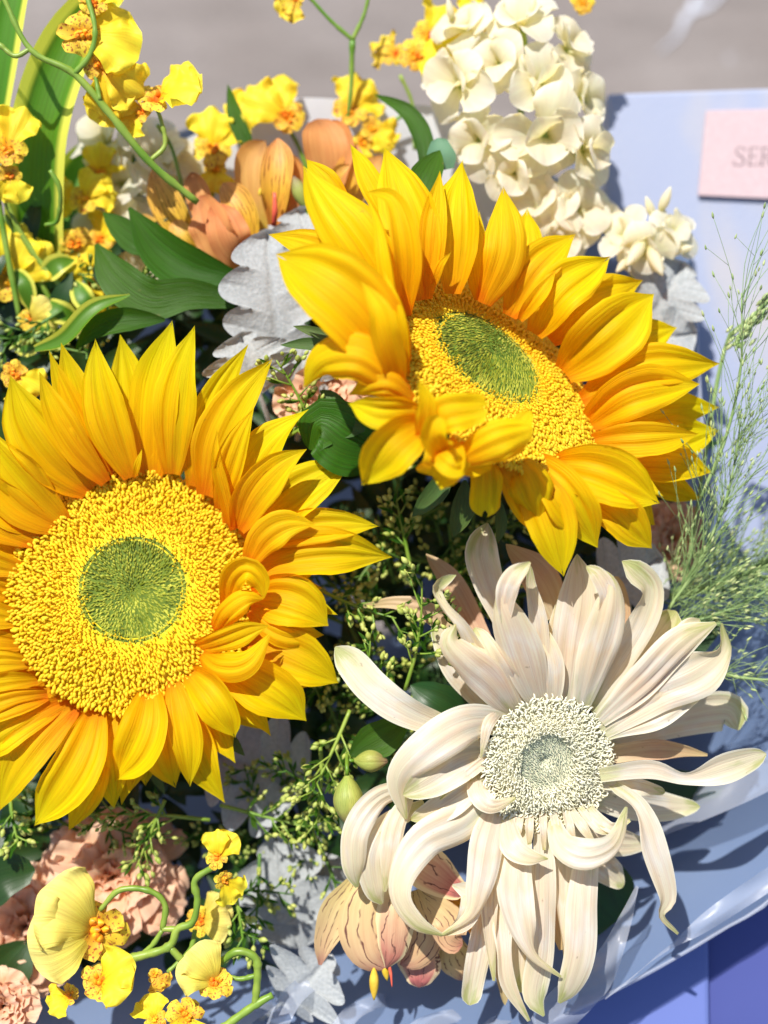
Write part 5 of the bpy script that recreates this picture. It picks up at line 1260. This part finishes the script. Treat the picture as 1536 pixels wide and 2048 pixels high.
areas = [(820, 1080, 130, 90), (720, 1200, 90, 120), (700, 1400, 110, 120), (360, 1650, 200, 40), (600, 1650, 120, 90), (760, 1300, 90, 90), (480, 1720, 60, 90), (1000, 1080, 100, 50), (880, 1060, 90, 60), (120, 620, 100, 60)]
where = ('under the tilted sunflower', 'between the left sunflower and the gerbera', 'left of the gerbera by the striped bud', 'below the left sunflower', 'under the lower right of the left sunflower', 'above the long white gerbera petal',
         'around the small speckled orchid', 'behind the top petals of the gerbera', 'just below the folded petals of the tilted sunflower', 'in the tangle above the left sunflower')
jobs = []
for i in range(46):
    cx, cy, ax_, ay_ = areas[i % len(areas)]
    x, y = cx + rr.uniform(-ax_, ax_), cy + rr.uniform(-ay_, ay_); a = rr.uniform(0, 6.28)
    jobs.append([i, x, y, rr.uniform(-230, -130), a, rr.uniform(120, 190)])
for g_ in range(len(areas)):
    grp = [j for j in jobs if j[0] % len(areas) == g_]; left = list(grp)
    for word, key in (('leftmost', lambda j: j[1]), ('rightmost', lambda j: -j[1]), ('topmost', lambda j: j[2]), ('lowest', lambda j: -j[2]), ('middle', lambda j: j[3])):
        if left:
            j = min(left, key=key); left.remove(j); j.append(word)
for i, x, y, z_, a, l_, word in jobs:
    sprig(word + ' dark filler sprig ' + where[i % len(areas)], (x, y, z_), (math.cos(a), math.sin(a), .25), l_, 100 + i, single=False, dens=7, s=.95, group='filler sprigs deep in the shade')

# dense dark leaves that fill the inside of the bouquet
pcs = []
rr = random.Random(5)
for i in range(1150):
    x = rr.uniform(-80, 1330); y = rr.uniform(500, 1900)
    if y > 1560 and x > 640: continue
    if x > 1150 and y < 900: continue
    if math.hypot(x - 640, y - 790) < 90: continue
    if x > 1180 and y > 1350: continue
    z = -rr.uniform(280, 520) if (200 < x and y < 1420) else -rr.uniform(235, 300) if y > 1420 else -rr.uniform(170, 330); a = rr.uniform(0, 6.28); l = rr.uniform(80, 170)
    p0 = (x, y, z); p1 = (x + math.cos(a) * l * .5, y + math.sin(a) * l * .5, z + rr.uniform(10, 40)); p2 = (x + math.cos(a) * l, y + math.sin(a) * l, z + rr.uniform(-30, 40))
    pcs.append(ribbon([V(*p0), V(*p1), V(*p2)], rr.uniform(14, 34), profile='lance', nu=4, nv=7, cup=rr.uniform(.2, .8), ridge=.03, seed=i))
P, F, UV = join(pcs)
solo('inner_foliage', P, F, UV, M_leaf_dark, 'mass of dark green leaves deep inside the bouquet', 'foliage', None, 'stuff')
# upper left tangle
leaf_pts = [((160, 640), (90, 600)), ((120, 700), (40, 640)), ((60, 620), (20, 540)), ((200, 620), (150, 560)), ((80, 560), (150, 520)), ((30, 700), (90, 650))]
for i, (a, b) in enumerate(leaf_pts):
    mx_, my_ = (a[0] + b[0]) / 2 + rr.uniform(-14, 14), (a[1] + b[1]) / 2 + rr.uniform(-14, 14)
    leaf('green_leaf', ('small leaf above the left sunflower, ' + ('lowest towards its petals', 'second from the left edge', 'leftmost by the picture edge', 'rightmost near the glossy leaves', 'topmost under the orchids', 'low at the left beside the speckled orchid')[i]), 'leaf', [(a[0], a[1], -170), (mx_, my_, -150), (b[0], b[1], -170)], 26, M_vari, 'leaves in the tangle above the left sunflower', cup=.6, seed=40 + i, profile='lance', nu=6, nv=12, ridge=.03)
# pale tissue stems seen in the gaps
for i, (x0, y0, x1, y1, z) in enumerate(((905, 1240, 915, 1060, -240), (1040, 1250, 990, 1120, -260), (665, 1800, 690, 1620, -260), (1090, 1240, 1130, 1180, -260))):
    P, F, UV = tube([V(x0, y0, z - 100), V((x0 + x1) / 2 + 6, (y0 + y1) / 2, z - 50), V(x1, y1, z)], [9, 9, 8], 8, 10)
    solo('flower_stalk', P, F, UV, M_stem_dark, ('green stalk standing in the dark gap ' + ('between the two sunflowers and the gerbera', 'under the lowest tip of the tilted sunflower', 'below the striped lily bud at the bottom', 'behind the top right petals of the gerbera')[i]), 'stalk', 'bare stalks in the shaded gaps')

# ------------------------------------------------------------------ panicle grass at the right
def panicle(label, base, d, L, spread, seed, nh=60, z1=.2):
    r = random.Random(seed); O = V(*base); d = nrm(np.array([d[0], -d[1], d[2]], float)); side = nrm(np.cross(d, [0, 0, 1.])); up = np.cross(side, d)
    root = thing('panicle_grass', label, 'grass head', O, 'misty panicle grass')
    main = [O + (d * L * t + side * L * .08 * math.sin(t * 3)) * S for t in (0, .33, .66, 1)]
    A = spline(main, 30); part('stalk', *tube(main, [4, 3.4, 2.4, 1.2], 6, 14), M_grassline, root)
    th = []; sd = []
    for i in range(nh):
        t = r.uniform(.05, 1); b = A[min(30, int(t * 30))]
        a = nrm(d * r.uniform(.5, 1.3) + side * r.gauss(0, spread) + up * r.gauss(.1, spread * .8)); l = L * r.uniform(.25, .6)
        m1 = b + (a * l * .5 + side * r.gauss(0, 8) + up * r.gauss(0, 6)) * S; e = b + (a * l + side * r.gauss(0, 14)) * S
        th.append(tube([b, m1, e], [.85, .7, .5], 4, 7))
        sd.append(blob(e, a, 3.4, 7.5, 6, 5, .4))
        if r.random() < .6:
            f = m1 + nrm(a + side * r.gauss(0, .8)) * l * .3 * S; th.append(tube([m1, f], .5, 3, 3)); sd.append(blob(f, a, 2.8, 6, 6, 4, .4))
    part('threads', *join(th), M_grassline, root, kind='stuff'); part('seeds', *join(sd), M_seed, root, kind='stuff')
panicle('misty grass head fanning up along the right edge beside the tilted sunflower', (1330, 1230, -60), (.35, -1, .15), 420, .35, 1, 110)
panicle('fine grass head spreading to the right above the gerbera', (1300, 1260, -80), (1, -.45, .1), 330, .5, 2, 80)
panicle('sparse grass head rising against the blue bag with tiny seeds', (1400, 1000, -30), (.15, -1, .2), 420, .28, 3, 34)
panicle('thin grass head over the blue wrap right of the gerbera', (1380, 1330, -60), (1, .05, .15), 260, .6, 4, 40)
panicle('low dense tuft of green grass threads right of the gerbera petals', (1290, 1200, -140), (.8, -.3, .05), 300, .5, 5, 280)
# blurred tall grass stalk crossing from the sunflower tip to the right edge
sp = thing('grass_spike', 'blurred thick grass spike leaning in from the right edge above the sunflower', 'grass head', V(1440, 720, -100))
part('stalk', *tube([V(1380, 1110, -160), V(1445, 715, -130), V(1500, 640, -60), V(1580, 560, 0)], [4, 5, 5, 5], 6, 18), M_grassline, sp)
part('spikelets', *join([blob(V(1470 + 90 * t + rr.gauss(0, 9), 690 - 110 * t + rr.gauss(0, 9), -80 + 60 * t), np.array([.7, .7, rr.gauss(0, .4)]), 5, 12, 6, 4) for t in np.linspace(0, 1, 60)]), M_seed, sp, kind='stuff')
